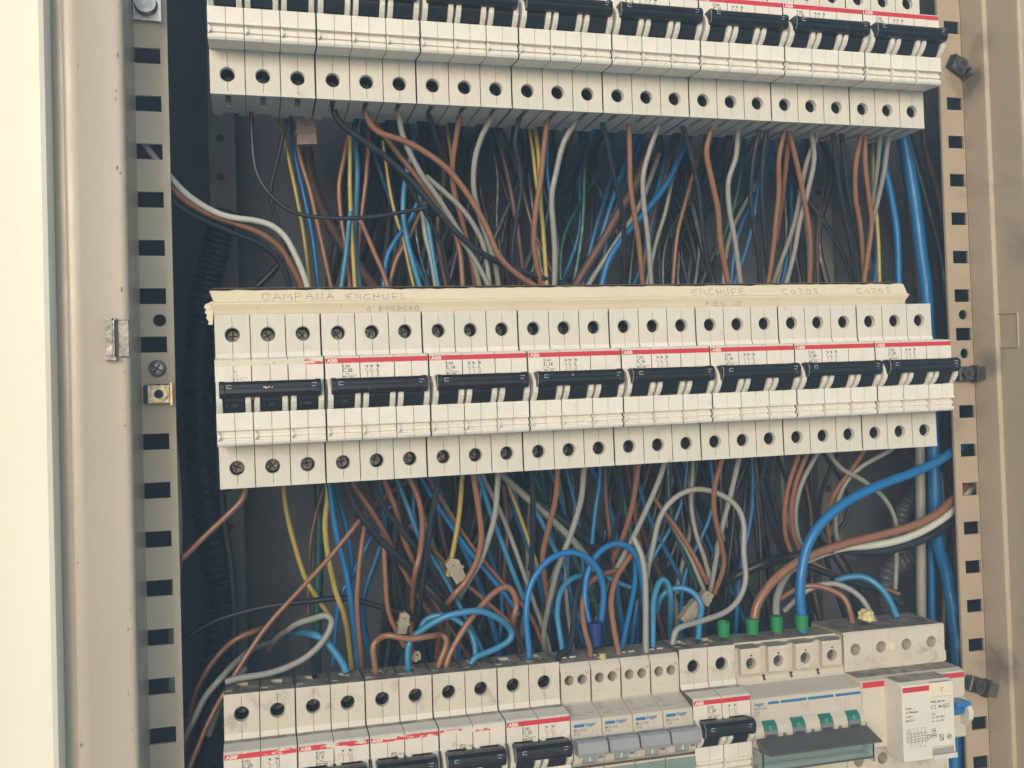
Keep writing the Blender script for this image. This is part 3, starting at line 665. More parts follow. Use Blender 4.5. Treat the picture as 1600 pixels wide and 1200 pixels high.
STROKE = {'C': [[(1, .9), (.5, 1), (.1, .6), (.1, .3), (.5, 0), (1, .15)]], 'A': [[(0, 0), (.5, 1), (1, 0)], [(.2, .4), (.8, .4)]], 'M': [[(0, 0), (.1, 1), (.5, .4), (.9, 1), (1, 0)]],
          'P': [[(.1, 0), (.1, 1), (.8, .9), (.8, .5), (.1, .45)]], 'N': [[(.1, 0), (.1, 1), (.9, 0), (.9, 1)]], 'E': [[(.9, 1), (.1, 1), (.1, 0), (.9, 0)], [(.1, .5), (.8, .5)]],
          'H': [[(.1, 0), (.1, 1)], [(.9, 0), (.9, 1)], [(.1, .5), (.9, .5)]], 'U': [[(.1, 1), (.1, .1), (.8, .1), (.9, 1)]], 'F': [[(.1, 0), (.1, 1), (.9, 1)], [(.1, .5), (.7, .5)]],
          'L': [[(.1, 1), (.1, 0), (.8, 0)]], 'I': [[(.5, 0), (.5, 1)]], 'O': [[(.5, 1), (.1, .6), (.2, .1), (.7, 0), (.9, .5), (.5, 1)]], 'B': [[(.1, 0), (.1, 1), (.7, .8), (.2, .5), (.9, .25), (.1, 0)]],
          'R': [[(.1, 0), (.1, 1), (.8, .8), (.2, .5), (.9, 0)]], 'D': [[(.1, 0), (.1, 1), (.9, .6), (.7, .1), (.1, 0)]], 'S': [[(.9, .9), (.3, 1), (.2, .6), (.8, .4), (.6, 0), (.1, .1)]],
          'Z': [[(.1, 1), (.9, 1), (.2, 0), (.9, 0)]], 'X': [[(0, 0), (1, 1)], [(0, 1), (1, 0)]], 'Y': [[(0, 1), (.5, .5), (1, 1)], [(.5, .5), (.4, 0)]], ' ': [], '.': [[(.4, 0), (.5, .1)]], 'a': [[(.9, .7), (.3, .6), (.1, .2), (.6, 0), (.9, .6), (1, 0)]]}
def hand(s, px, low, h, w, m, seed):
    x = at(px, 470, -1)[0] - X0; b = MB(); rnd = random.Random(seed)
    for ch in s:
        for st in STROKE[ch]:
            pts = []
            for a, c in st:
                k = (c * h + rnd.uniform(-.4, .4)) 
                if low: zz = 11.2 + k; yy = .3 - (zz - 10.6) / 2.0 * .9 - .12
                else: zz = 17.3 + k; yy = -1.2 + (zz - 16.8) / 5.8 * 3.2 - .12
                pts.append((x + a * w * .75 + rnd.uniform(-.25, .25), yy, zz))
            b.tube(pts, .15, 4)
        x += w * (1 + rnd.uniform(-.05, .1))
    return b.build('handwriting', m, t)
hand('CAMPANA', 409, 0, 3.9, 5.4, PEN, 1); hand('ENCHUFL.', 541, 0, 2.9, 4.7, PENB, 2); hand('O BORDORO', 573, 1, 2.2, 3.1, PENB, 3)
hand('ENCHUFE', 1083, 0, 3.4, 5.0, PEN, 4); hand('FEC a', 1103, 1, 2.4, 4.6, PENB, 5); hand('CaZOS', 1223, 0, 3.0, 5.2, PENB, 6); hand('CaZOS', 1340, 0, 3.0, 5.2, PENB, 7)

# ------------------------------------------------------------ cabinet
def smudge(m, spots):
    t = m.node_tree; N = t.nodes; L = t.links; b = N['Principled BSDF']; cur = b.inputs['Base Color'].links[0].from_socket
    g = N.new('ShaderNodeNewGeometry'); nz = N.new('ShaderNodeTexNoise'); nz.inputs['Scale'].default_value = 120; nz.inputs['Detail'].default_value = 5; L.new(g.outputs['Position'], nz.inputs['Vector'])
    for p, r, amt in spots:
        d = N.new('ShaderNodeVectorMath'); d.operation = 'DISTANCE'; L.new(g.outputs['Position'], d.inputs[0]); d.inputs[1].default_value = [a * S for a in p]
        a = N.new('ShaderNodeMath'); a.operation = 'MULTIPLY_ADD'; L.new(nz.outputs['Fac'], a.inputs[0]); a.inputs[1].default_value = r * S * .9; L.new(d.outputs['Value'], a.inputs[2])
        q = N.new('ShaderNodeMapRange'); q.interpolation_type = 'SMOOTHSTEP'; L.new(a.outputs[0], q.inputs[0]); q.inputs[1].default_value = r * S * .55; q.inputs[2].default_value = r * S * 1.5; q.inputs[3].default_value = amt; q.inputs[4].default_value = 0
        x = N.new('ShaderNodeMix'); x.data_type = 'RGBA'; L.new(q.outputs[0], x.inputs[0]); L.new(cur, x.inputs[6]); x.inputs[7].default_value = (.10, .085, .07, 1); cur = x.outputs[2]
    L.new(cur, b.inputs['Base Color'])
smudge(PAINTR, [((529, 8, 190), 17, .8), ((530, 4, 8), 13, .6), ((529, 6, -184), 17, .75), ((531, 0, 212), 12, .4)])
def struct(o, kind='structure'): o['kind'] = kind; return o
zT, zB = 420, -430
cab = empty('cabinet', (0, 0, 0), 'open beige sheet-metal distribution cabinet around the rows of breakers', 'cabinet')
b = MB()
b.box(-46, 600, 166, 168, zB, zT); b.box(-48, -46, -28, 168, zB, zT); b.box(600, 602, -28, 168, zB, zT)
b.box(-48, 602, -28, 168, zT, zT + 2); b.box(-48, 602, -28, 168, zB - 2, zB)
b.build('interior', INNER, cab)
# left front flange: rounded front face, return wall
def strip(mb, pts, z0=zB, z1=zT, th=1.5):
    """sheet following (x,y) points, upright"""
    vs = []; n = len(pts)
    for i, (x, y) in enumerate(pts):
        a = pts[max(i - 1, 0)]; c = pts[min(i + 1, n - 1)]; d = math.hypot(c[0] - a[0], c[1] - a[1]) or 1
        nx, ny = -(c[1] - a[1]) / d * th, (c[0] - a[0]) / d * th
        vs += [(x, y, z0), (x, y, z1), (x + nx, y + ny, z0), (x + nx, y + ny, z1)]
    fs = []
    for i in range(n - 1):
        o, q = 4 * i, 4 * i + 4; fs += [(o, q, q + 1, o + 1), (o + 2, o + 3, q + 3, q + 2), (o + 1, q + 1, q + 3, o + 3), (o, o + 2, q + 2, q)]
    fs += [(0, 1, 3, 2), (4 * n - 4, 4 * n - 2, 4 * n - 1, 4 * n - 3)]
    mb.add(vs, fs)
def arc(cx, cy, r, a0, a1, n=6): return [(cx + r * math.cos(R(a0 + (a1 - a0) * i / n)), cy + r * math.sin(R(a0 + (a1 - a0) * i / n))) for i in range(n + 1)]
b = MB(); strip(b, [(-40, -22)] + arc(-1.5, -26, 2.2, 180, 270) + [(2, -29.0), (3.0, -28.6)] + [(19.5, -28.6)] + arc(20.6, -25.8, 2.8, 270, 360) + [(23.2, 16.8)])
b.build('left_frame', PAINT, cab, smooth=True)
b = MB(); strip(b, [(530.2, 16.8), (530.4, 0), (531.0, -1.6), (533.2, -2.6), (533.6, -4)] + [(533.4, -25)] + arc(536, -26, 2.4, 180, 270) + [(556, -28.6), (558, -27.6), (560, -20), (620, -20)])
b.build('right_frame', PAINTR, cab, smooth=True)
# embossed latch rectangle on the right wall
def onwall(px, py, X):
    d = AX * ((px - 800) / FPX) + AF + AU * ((600 - py) / FPX); tt = (X / 1000 - CAM.x) / d.x; return (CAM + d * tt) * 1000
q = [onwall(a, c, 533.4) for a, c in ((1560, 490), (1590, 489), (1592, 542), (1563, 543))]
b = MB()
for i in range(4): a, c = q[i], q[(i + 1) % 4]; b.tube([(533.2, a[1], a[2]), (533.2, c[1], c[2])], .55, 6)
b.build('embossed_outline', PAINTR, cab)
b = MB(); rnd = random.Random(12)
for k in range(26):
    x = rnd.choice((-1.6, 3.0, 19.6, 20.6)) + rnd.uniform(-.5, .5); zz = rnd.uniform(-200, 200); h = rnd.uniform(.3, 1.6); w_ = rnd.uniform(.15, .5)
    pts = [(x + w_ * math.cos(a) * rnd.uniform(.6, 1.2), zz + h * math.sin(a) * rnd.uniform(.6, 1.2)) for a in [q * math.pi / 3 for q in range(6)]]
    yy = -28.66 if 2.8 < x < 19.9 else -28.5
    b.add([(px_, yy - .06 if 2 < x < 20 else yy - .35, pz_) for px_, pz_ in pts], [tuple(range(6))])
b.build('paint_chips', mat('chip_primer', (.20, .17, .14), .8), cab)
b = MB()
for k in range(18):
    y = rnd.uniform(-24, -5); zz = rnd.uniform(-200, 200); h = rnd.uniform(.3, 1.2); b.add([(533.3, y - .2, zz), (533.3, y + .25, zz + h * .3), (533.3, y + .1, zz + h), (533.3, y - .25, zz + h * .7)], [(0, 1, 2, 3)])
b.build('paint_chips', mat('chip_primer', (.20, .17, .14), .8), cab)
# latch tab on the left frame
def P3(px, py, Y): return at(px, py, Y)
a = P3(163, 497, -31); c = P3(203, 563, -29)
lt = empty('latch_tab', (a[0], -29, c[2]), 'bright bare-metal hook on the left frame beside the slotted rail', 'latch hook')
b = MB(); w0 = c[0] - a[0]; h0 = a[2] - c[2]
b.box(0.6, 3.6, -4.4, -3.4, 2.2, h0 - 1.2); b.box(3.4, 4.4, -4.0, 0, 1.4, h0 - .4); b.box(0, 5, -3.8, 0.3, 0, 1.3); b.box(0, 5.0, -4.0, .3, h0 - 1.2, h0)
b.build('hook_plate', mat('worn_steel', (.30, .285, .26), .5, .9, var=.5, vs=260, bump=.6, bs=400), lt)
b = MB(); b.cbox(5.4, w0, -1.0, 0.3, 1.6, h0 - .8, .3); b.build('base_plate', mat('worn_steel', (.3, .28, .26)), lt)
# slotted rails
ZR = 52.07
def rail(x0, x1, s0, s1, flange_x, left, label):
    t = empty('slotted_rail', ((x0 + x1) / 2, 17, 0), label, 'mounting rail', 'slotted mounting rails'); ox = (x0 + x1) / 2
    b = MB(); Y0, Y1 = 0, 1.8
    b.box(x0 - ox, s0 - ox, Y0, Y1, zB, zT); b.box(s1 - ox, x1 - ox, Y0, Y1, zB, zT) if x1 - s1 > .05 else None
    skip = {2}            # the hole with the screw stands here
    z = zB; ks = [k for k in range(-14, 19)]
    gaps = []
    for k in ks:
        if k in (2,): continue
        if not left and k in (-6, 10): continue
        if left and k in (-6,): continue
        gaps.append((ZR - k * 25 - 4.1, ZR - k * 25 + 4.1))
    gaps.sort(); cur = zB
    for g0, g1 in gaps:
        # solid field between two slots, with round holes where the photograph has them
        hz = [h for h in holes[left] if cur < h < g0]
        zz = cur
        for h in sorted(hz):
            hx = (32.6 if left else 523.3) - ox; r = 3.2
            face_with_hole(b, s0 - ox, s1 - ox, max(zz, h - 6), h + 6 if h + 6 < g0 else g0, hx, h, r, Y0, 1.8, 24, .1)
            if h - 6 > zz: b.box(s0 - ox, s1 - ox, Y0, Y1, zz, h - 6)
            zz = min(h + 6, g0)
        if zz < g0 - .01: b.box(s0 - ox, s1 - ox, Y0, Y1, zz, g0)
        cur = g1
    b.box(s0 - ox, s1 - ox, Y0, Y1, cur, zT)
    # the dark inside of round holes is open: remove closing faces made by face_with_hole
    b.f = [f for f in b.f if len(f) < 20]
    # rear flange turned away into the cabinet on the inner edge
    xe = x1 if left else x0
    return b.build('rail_profile', mat('rail_paint_lit', (.74, .59, .41), .4, var=.12, vs=30, bump=.2, bs=300, dirt=(.3, .24, .17), dirt_amt=-.05, ds=40, speck=.3) if left else PAINTR, t)  # left rail coloured lighter to offset the frame's shadow on it
holes = {True: [ZR - 12.5], False: [ZR - 12.5, ZR - 37.5]}
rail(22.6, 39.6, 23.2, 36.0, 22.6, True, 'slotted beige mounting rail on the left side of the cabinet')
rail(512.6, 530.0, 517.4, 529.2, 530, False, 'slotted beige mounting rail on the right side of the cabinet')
# door leaf at the far left, in full sun
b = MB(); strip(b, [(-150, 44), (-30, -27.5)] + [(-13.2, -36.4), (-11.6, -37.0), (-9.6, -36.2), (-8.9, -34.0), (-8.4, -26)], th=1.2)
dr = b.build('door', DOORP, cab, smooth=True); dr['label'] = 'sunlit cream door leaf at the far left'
MB().box(-10.8, -6.6, -25.4, -23.0, zB, zT).build('door_seal', mat('seal_grey', (.30, .30, .30), .7), dr)
# rear profiles with round holes
def rear(px0, px1, Y, label, hys):
    a = at(px0, 300, Y); c = at(px1, 300, Y); w = c[0] - a[0]
    t = empty('rear_profile', (a[0], Y, 0), label, 'perforated profile', 'perforated profiles at the back of the cabinet')
    MB().box(0, w, 0, 14, zB, zT).build('profile', mat('rear_paint', (.20, .19, .17), .6, var=.25, vs=30, dirt=(.1, .08, .06), dirt_amt=.05, ds=30), t)
    h = MB()
    for k in range(-12, 13): h.cyl((w * .42, -.15, at(px0, hys, Y)[2] + k * 25), 2.6, .2, n=12)
    h.build('hole_row', BLACKP, t)
rear(328, 369, 135, 'perforated upright profile deep inside at the left', 215)
rear(1262, 1298, 135, 'perforated upright profile deep inside at the right', 300)
# ground in front of the cabinet
g = MB(); g.add([(-60000, -60000, -1150), (60000, -60000, -1150), (60000, 60000, -1150), (-60000, 60000, -1150)], [(0, 1, 2, 3)])
struct(g.build('ground', GROUND))

# fasteners on the rails
def nutclip(px, py, label, s=1.0, turn=0, m=METAL, m2=BRASS, Y=14.0, angled=False):
    c = at(px, py, Y); t = empty('cage_nut', c, label, 'cage nut', 'clip nuts on the rails', turn)
    b = MB(); b.cbox(-6.2 * s, 5.6 * s, -1.2, 1.0, -5.2 * s, 5.2 * s, .6)
    b.add([(-6.2 * s, -1.2, -5.2 * s), (-6.2 * s, -1.2, 5.2 * s), (-8.2 * s, 2.4, 4.4 * s), (-8.2 * s, 2.4, -4.4 * s)], [(0, 1, 2, 3)])
    if angled: b.add([(5.6 * s, -1.2, 5 * s), (5.6 * s, -1.2, -5 * s), (9.8 * s, -7.5, -4.2 * s), (9.8 * s, -7.5, 4.6 * s), (10.2 * s, -4, 4 * s), (10.2 * s, -4, -4 * s)], [(0, 1, 2, 3), (3, 2, 5, 4)])
    b.build('clip', m, t)
    MB().box(5.6 * s, 6.8 * s, -4.2, 1.5, -6 * s, 6 * s).build('clip_lip', m2 if not angled else m, t)
    b = MB(); b.cyl((0, -3.2, 0), 4.5 * s, 2.2, n=6, r2=4.7 * s); nn = b.build('nut', m2, t)
    MB().cyl((0, -3.5, 0), 3.2 * s, .6, n=20).build('nut_collar', m, nn)
    MB().cyl((0, -3.6, 0), 2.3 * s, .3, n=20).build('nut_bore', BLACKP, nn)
nutclip(249, 616, 'brass-coloured clip nut on the left rail, below the screw head', .98)
nutclip(1500, 102, 'dark grimy clip nut on the right rail beside the top row', .95, R(28), METALD, METALD, 13, True)
nutclip(1509, 584, 'dull clip nut on the right rail beside the middle row', .9, 0, METALD, METALD, 13, True)
nutclip(1527, 1071, 'blackened clip nut on the right rail beside the bottom row', .95, R(20), METALD, METALD, 13, True)
def screwhead(px, py, Y, r, label):
    c = at(px, py, Y); t = empty('rail_screw', c, label, 'screw', 'screws in the left rail')
    b = MB(); prof = [(r, 2.6), (r, 1.9), (r * .85, .7), (r * .5, .1), (.01, 0)]
    n = 24; vs = []
    for rr, yy in prof: vs += [(rr * math.cos(2 * math.pi * i / n), yy, rr * math.sin(2 * math.pi * i / n)) for i in range(n)]
    b.add(vs, [(k * n + i, k * n + (i + 1) % n, (k + 1) * n + (i + 1) % n, (k + 1) * n + i) for k in range(4) for i in range(n)])
    b.build('screw_head', METAL, t, smooth=True)
    b = MB(); b.tube([(-2.2, -.05, 1.4), (2.2, -.05, -1.4)], .5, 6); b.tube([(1.4, -.05, 2.2), (-1.4, -.05, -2.2)], .5, 6); b.build('cross_recess', METALD, t)
screwhead(245.5, 575.7, 14.2, 4.4, 'pan-head cross screw just above the clip nut on the left rail')
c = at(228, 8, 14)
t = empty('rail_screw', c, 'large pale cap screw in a bracket at the top of the left rail', 'screw', 'screws in the left rail')
MB().box(-6.2, 7.2, 0, 2, -7.8, 9).build('bracket', METAL, t); MB().box(6.4, 7.6, -4, 0, -9.5, 9).build('bracket_lip', METAL, t)
b = MB(); b.cyl((0, -4, 0), 5.2, 4, n=24, r2=5.8); b.build('screw_head', METAL, t, smooth=True)
#WIRES
# ------------------------------------------------------------ wires
def wire(kind, dia, Y0, Y1, pts, label, group=None, name='wire', n=10, sub=6, wob=0.0):
    P_ = []
    raw = [tuple(float(q) for q in s.split(',')) for s in pts.split()]
    L = [0.0]
    for a, c in zip(raw, raw[1:]): L.append(L[-1] + math.hypot(a[0] - c[0], a[1] - c[1]))
    for (r, l) in zip(raw, L):
        Y = r[2] if len(r) > 2 else Y0 + (Y1 - Y0) * l / L[-1]
        P_.append(at(r[0], r[1], Y))
    path = smoothpath(P_, sub)
    b = MB(); b.tube(path, dia / 2, n)
    o0 = path[0]; b.shift(-o0[0], -o0[1], -o0[2])
    o = b.build(name, WM[kind], None, tuple(o0), smooth=True)
    return tag(o, label, {'wire': 'wire', 'cable': 'cable'}[name], group)
TG = 'wires leaving the top row'; MG = 'wires leaving the middle row'; BG = 'wires entering the bottom row'
def pos(i): return 'under %s pole of %s breaker' % (['left', 'middle', 'right'][i % 3], ORD[i // 3])
def top(i, kind, pts, extra='', dia=3.3, Y0=19, Y1=60):
    wire(kind, dia, Y0, Y1, pts, ('%s wire%s, %s, top row' % (kind, ' ' + extra if extra else '', pos(i))), TG)
def midw(i, kind, pts, extra='', dia=3.3, Y0=20, Y1=70):
    wire(kind, dia, Y0, Y1, pts, ('%s wire%s, %s, middle row' % (kind, ' ' + extra if extra else '', pos(i))), MG)
# --- gap below the top row
top(3, 'black', '522,165 524,180 540,200 575,225 600,243 640,280 675,320 710,360 745,390 790,415 840,432 890,447 920,465', 'sweeping right', 3.6, 19, 46)
top(4, 'brown', '571,165 572,178 580,195 595,208 630,220 660,235 700,265 735,310 760,355 780,400 810,430 850,455', 'arching right', 3.5, 19, 34)
top(5, 'grey', '622,168 624,185 629,210 641,240 660,275 685,310 710,350 728,380 742,415 752,460', 'sloping right', 3.3, 19, 50)
top(6, 'black', '670,172 672,185 681,215 690,240 705,270 720,330 730,400 735,460', 'straight', 3.2, 19, 90)
top(7, 'brown', '722,172 718,185 712,220 707,260 710,300 722,345 735,400 745,460', 'gently bowed', 3.3, 19, 60)
top(8, 'grey', '770,175 766,188 752,215 742,250 740,290 746,325 760,370 775,420 780,460', 'bent left', 3.3, 19, 52)
top(9, 'black', '815,178 810,190 805,225 812,265 814,300 806,350 800,400 803,460', 'wavy', 3.0, 19, 50)
top(10, 'brown', '859,180 855,192 850,230 845,280 837,330 834,380 840,420 850,465', 'hanging', 3.4, 19, 44)
top(11, 'grey', '902,182 897,194 880,225 869,270 862,310 865,360 867,400 866,465', 'bowed', 3.4, 19, 42)
top(12, 'black', '942,186 942,196 950,230 960,280 970,320 975,360 975,465', 'leaning right', 3.2, 19, 60)
top(13, 'brown', '984,188 983,198 984,240 985,290 992,340 998,380 1006,465', 'nearly straight', 3.2, 19, 40)
top(14, 'grey', '1032,190 1027,202 1015,235 1005,275 1006,320 1012,370 1019,465', 'kinked left', 3.2, 19, 42)
top(15, 'black', '1066,192 1068,202 1080,245 1090,290 1095,330 1100,380 1114,465', 'leaning right', 3.0, 19, 48)
top(16, 'brown', '1112,194 1110,206 1104,240 1114,290 1122,330 1126,380 1142,465', 'with frayed copper', 3.6, 19, 40)
top(17, 'grey', '1158,196 1153,208 1150,245 1138,285 1140,330 1149,380 1160,465', 'hanging in a slow bend', 3.2, 19, 42)
top(18, 'black', '1188,198 1185,212 1177,250 1173,310 1178,360 1185,400 1189,465', 'outer', 3.0, 19, 46)
wire('black', 3.0, 19, 48, '1200,198 1197,210 1192,250 1190,300 1195,370 1203,465', 'inner black wire under the left pole of the seventh breaker, top row', TG)
top(19, 'brown', '1228,200 1225,208 1217,250 1217,300 1212,350 1207,400 1197,465', 'left-hand', 3.2, 19, 44)
wire('brown', 3.2, 20, 60, '1234,200 1233,210 1228,260 1221,320 1212,380', 'half-hidden brown wire between two others under the seventh top-row breaker', TG)
wire('brown', 3.3, 19, 42, '1231,200 1234,210 1246,260 1258,320 1266,380 1264,465', 'brown wire crossing in front of grey ones under the seventh breaker, top row', TG)
top(20, 'grey', '1272,202 1276,212 1259,260 1241,350 1220,410 1200,465', 'rear', 3.1, 22, 62)
wire('grey', 3.2, 19, 50, '1266,202 1268,212 1272,250 1262,300 1249,350 1240,400 1222,465', 'front grey wire under the right pole of the seventh breaker, top row', TG)
top(21, 'black', '1303,204 1302,212 1308,270 1320,340 1332,400 1340,465', 'left-hand', 3.0, 19, 50)
wire('black', 3.0, 19, 54, '1314,204 1315,215 1321,270 1331,330 1345,400 1350,465', 'second black wire under the left pole of the eighth breaker, top row', TG)
top(22, 'brown', '1346,206 1345,214 1337,260 1337,310 1345,360 1352,465', 'left-hand', 3.2, 19, 46)
wire('brown', 3.2, 19, 40, '1353,206 1352,214 1352,260 1358,310 1362,350 1356,400 1346,465', 'right-hand brown wire under the middle pole of the eighth breaker, top row', TG)
top(23, 'grey', '1377,208 1375,216 1370,270 1362,330 1358,380', 'left-hand', 3.0, 19, 60)
wire('grey', 3.1, 19, 56, '1388,208 1388,216 1381,270 1370,320 1360,360 1355,420', 'right-hand grey wire under the right pole of the eighth breaker, top row', TG)
LL = 'looms left of the upper gap'
wire('white', 3.4, 18.5, 40, '225,225,24 262,272 288,300 315,320 345,335 370,341 400,345 425,353 446,371 463,402 478,440 488,480', 'pale thick wire coming from behind the left rail into the upper gap', None)
wire('brown', 3.3, 19, 46, '225,250,24 262,288 292,315 330,336 370,350 410,366 440,390 458,420 472,450 480,480', 'dusty brown wire under the pale one behind the left rail', None)
wire('black', 3.4, 20, 50, '225,270,24 262,308 300,335 350,358 400,378 430,400 446,425 452,450 455,480', 'black wire lowest of the three from behind the left rail', None)
wire('black', 2.4, 30, 30, '393,170 393,188 395,230 400,265 415,295 440,320 470,335 520,341 570,340 610,335 664,325', 'thin black wire hooking under the first breaker and ending in mid-air', None)
wire('black', 2.6, 44, 62, '447,180 445,200 431,260 423,300 428,330 440,365 455,400', 'thin black wire crossing behind the hooked one', None)
wire('yellow', 2.2, 55, 55, '430,170 436,190 448,235 458,280 468,330 475,370 480,410 486,470', 'thin yellow wire below the first breaker, upper gap', None)
wire('blue', 2.8, 62, 62, '455,190 462,250 470,285 480,330 488,370 493,410 500,470', 'dull blue wire beside the thin yellow one, upper gap', None)
wire('brown', 2.8, 60, 60, '452,170 457,195 470,250 485,300 495,345 505,390 522,470', 'faded brown wire from the beige terminal tag, upper gap', None)
wire('darkbrown', 7, 90, 95, '475,200 490,290 520,360 560,415 600,470', 'thick dull sheathed cable sloping down behind the brown wires', None, 'cable')
wire('brown', 2.8, 56, 56, '548,180 545,205 537,250 530,290 533,340 541,390 548,470', 'brown wire left of the long yellow one, upper gap', None)
wire('yellow', 2.6, 52, 52, '546,180 547,225 547,300 550,370 556,470', 'long straight yellow wire below the second breaker', None)
wire('lightblue', 3.6, 58, 58, '551,180 553,215 558,260 556,320 554,380 564,470', 'thick blue wire right of the long straight yellow one', None)
wire('lightblue', 2.8, 50, 50, '548,330 545,350 540,400 530,470', 'short blue wire left of the long yellow one', None)
wire('brown', 2.8, 60, 62, '576,180 575,235 572,280 567,320 562,360 556,430', 'brown wire right of the thick blue one, upper gap', None)
wire('yellow', 2.0, 54, 54, '598,220 603,255 608,290 614,320 622,350 629,370 640,420 652,470', 'thin bright yellow wire leaning right, upper gap', None)
wire('brown', 2.9, 48, 48, '560,340 568,355 585,395 600,430 612,470', 'brown wire slanting right just above the cover strip', None)
wire('lightblue', 3.2, 46, 46, '645,220 640,250 632,290 630,330 635,370 645,410 662,470', 'bright blue wire bending right above the word on the strip', None)
wire('blue', 3.0, 52, 52, '665,290 655,310 640,345 615,380 603,410 598,470', 'blue wire slanting left across its neighbour, upper gap', None)
wire('brown', 2.9, 56, 56, '668,310 655,335 640,370 622,400 612,430 604,470', 'brown wire slanting left beside the blue one', None)
wire('lightblue', 2.8, 44, 44, '660,320 668,345 675,390 688,470', 'slim blue wire under the black diagonal', None)
wire('grey', 3.0, 45, 45, '655,310 660,330 665,370 675,410 684,470', 'grey wire under the black diagonal', None)
wire('black', 2.4, 30, 52, '600,243 630,275 650,310 672,345 690,385 698,420 705,470', 'second black wire branching down from the sweeping one', None)
wire('brown', 3.2, 40, 46, '578,180 610,225 650,275 680,315 705,350 718,390 722,430 724,470', 'brown wire running behind the black diagonal', None)
wire('grey', 3.1, 36, 46, '665,275 700,305 725,330 745,360 758,395 768,470', 'grey wire running beside the big brown arch', None)
wire('grey', 3.0, 38, 44, '668,285 685,312 700,340 718,370 735,395 750,420 775,470', 'short grey wire below the black diagonal', None)
wire('yellow', 2.4, 56, 60, '695,175 697,195 703,230 707,260 715,320', 'short yellow wire left of a brown one, third breaker', None)
wire('darkbrown', 3.2, 70, 75, '772,190 775,205 790,260 802,320 812,380 822,470', 'dark maroon wire in the dark middle of the upper gap', None)
wire('yellow', 2.4, 44, 44, '825,185 827,200 833,240 838,285 846,340', 'ochre wire behind the brown one of the fourth breaker', None)
wire('yellow', 2.8, 42, 42, '832,185 836,200 842,250 845,320 850,380 856,470', 'mottled yellow-green wire between the fourth breaker\'s brown and grey', None)
wire('blue', 2.4, 60, 60, '858,190 855,260 860,310 868,380', 'thin blue wire behind the fourth breaker\'s brown one', None)
wire('darkbrown', 6, 70, 75, '1015,230 992,290 968,330 943,375 915,420 885,470', 'thick maroon cable slanting left to the cover strip', None, 'cable')
wire('grey', 3.4, 74, 78, '1030,240 1000,320 965,375 932,425 905,470', 'grey wire alongside the thick maroon cable', None)
wire('blue', 4.0, 64, 66, '1085,190 1062,245 1040,290 1005,335 975,370 950,410 935,470', 'flecked blue cable slanting left above the strip', None, 'cable')
wire('blue', 4.0, 80, 80, '1055,190 1050,215 1038,260 1025,310 1012,370 1000,470', 'blue wire slanting left behind the sixth breaker\'s black one', None)
wire('darkbrown', 2.8, 76, 76, '1062,200 1050,235 1035,290 1020,340 1008,400 1000,470', 'dark brown wire beside a slanting blue one, fifth breaker', None)
wire('grey', 2.8, 74, 74, '1070,200 1065,220 1050,280 1040,330 1025,380 1008,460', 'dim grey wire slanting left, fifth breaker', None)
wire('brown', 2.8, 76, 76, '1092,240 1083,270 1070,320 1058,370 1050,460', 'dim brown wire slanting left, sixth breaker', None)
wire('green', 2.6, 72, 72, '1165,210 1160,240 1156,280 1145,330 1120,400', 'dim green wire behind the sixth breaker\'s grey one', None)
wire('yellow', 2.6, 44, 44, '1362,200 1363,225 1366,300 1372,370 1375,470', 'yellow and green wire below the eighth breaker', None)
wire('blue', 4.4, 44, 50, '1378,200 1383,260 1393,310 1402,370 1405,470', 'medium blue cable right of the last grey wires', None, 'cable')
wire('blue', 8.4, 50, 50, '1395,150 1408,205 1420,260 1430,320 1440,400 1447,450 1452,540 1456,640 1459,700 1461,770 1467,850 1480,900 1492,980,42 1498,1060,36 1497,1130,34 1488,1250,34', 'thick bright blue cable running down the whole right side', None, 'cable', 14)
wire('darkbrown', 5, 80, 80, '1440,190 1448,240 1465,300 1478,370 1484,450 1490,560 1490,700 1492,850 1498,1000', 'dark brown cable next to the right rail', None, 'cable')
wire('black', 6, 66, 66, '1412,190 1432,260 1452,330 1470,400 1478,470', 'black cable behind the thick blue one, upper right', None, 'cable')
wire('darkbrown', 6, 95, 95, '1402,180 1420,300 1432,400 1440,500', 'dark sheathed cable behind the blue ones, upper right', None, 'cable')
# --- gap between the middle and the bottom rows
midw(0, 'brown', '386,745,20 383,768 375,785 350,810 320,838 284,873 240,905', 'running left behind the rail', 3.1, 22, 24)
wire('yellow', 3.0, 60, 64, '442,740 443,762 448,800 460,850 478,905 500,940 520,970', 'yellow wire below the left breaker, lower gap', None)
wire('green', 6, 100, 100, '497,740 498,760 499,850 495,990 494,1080', 'thick dark green cable standing behind the yellow wires', None, 'cable')
wire('darkbrown', 2.8, 74, 74, '512,740 508,757 495,800 485,850 483,900 482,960', 'dark brown wire left of the green cable', None)
wire('yellow', 3.4, 52, 56, '511,745 512,775 508,820 513,870 525,925 540,970 552,1060', 'longer yellow wire below the second breaker, lower gap', None)
wire('blue', 3.8, 50, 54, '513,740 516,765 525,830 540,890 550,950 562,1060', 'blue wire below the second breaker\'s left pole', None)
wire('blue', 3.2, 62, 62, '520,740 527,770 540,820 550,880 553,950', 'dim blue wire behind the first, second breaker', None)
wire('brown', 2.7, 40, 24, '660,735,70 610,770,56 580,795,46 563,812 520,865 470,920 420,975 385,1025 355,1075 325,1130 290,1215', 'long brown wire slanting down across the lower left', None)
midw(3, 'black', '538,740 540,757 560,800 600,850 650,895 695,935 760,1000', 'slanting far right', 3.8, 20, 60)
midw(4, 'brown', '545,738 552,757 575,790 600,830 620,870 650,925 700,1000', 'running behind the black ones', 3.1, 28, 70)
midw(4, 'black', '584,738 586,755 592,780 620,820 660,870 692,915 745,1010', 'second', 3.6, 22, 58)
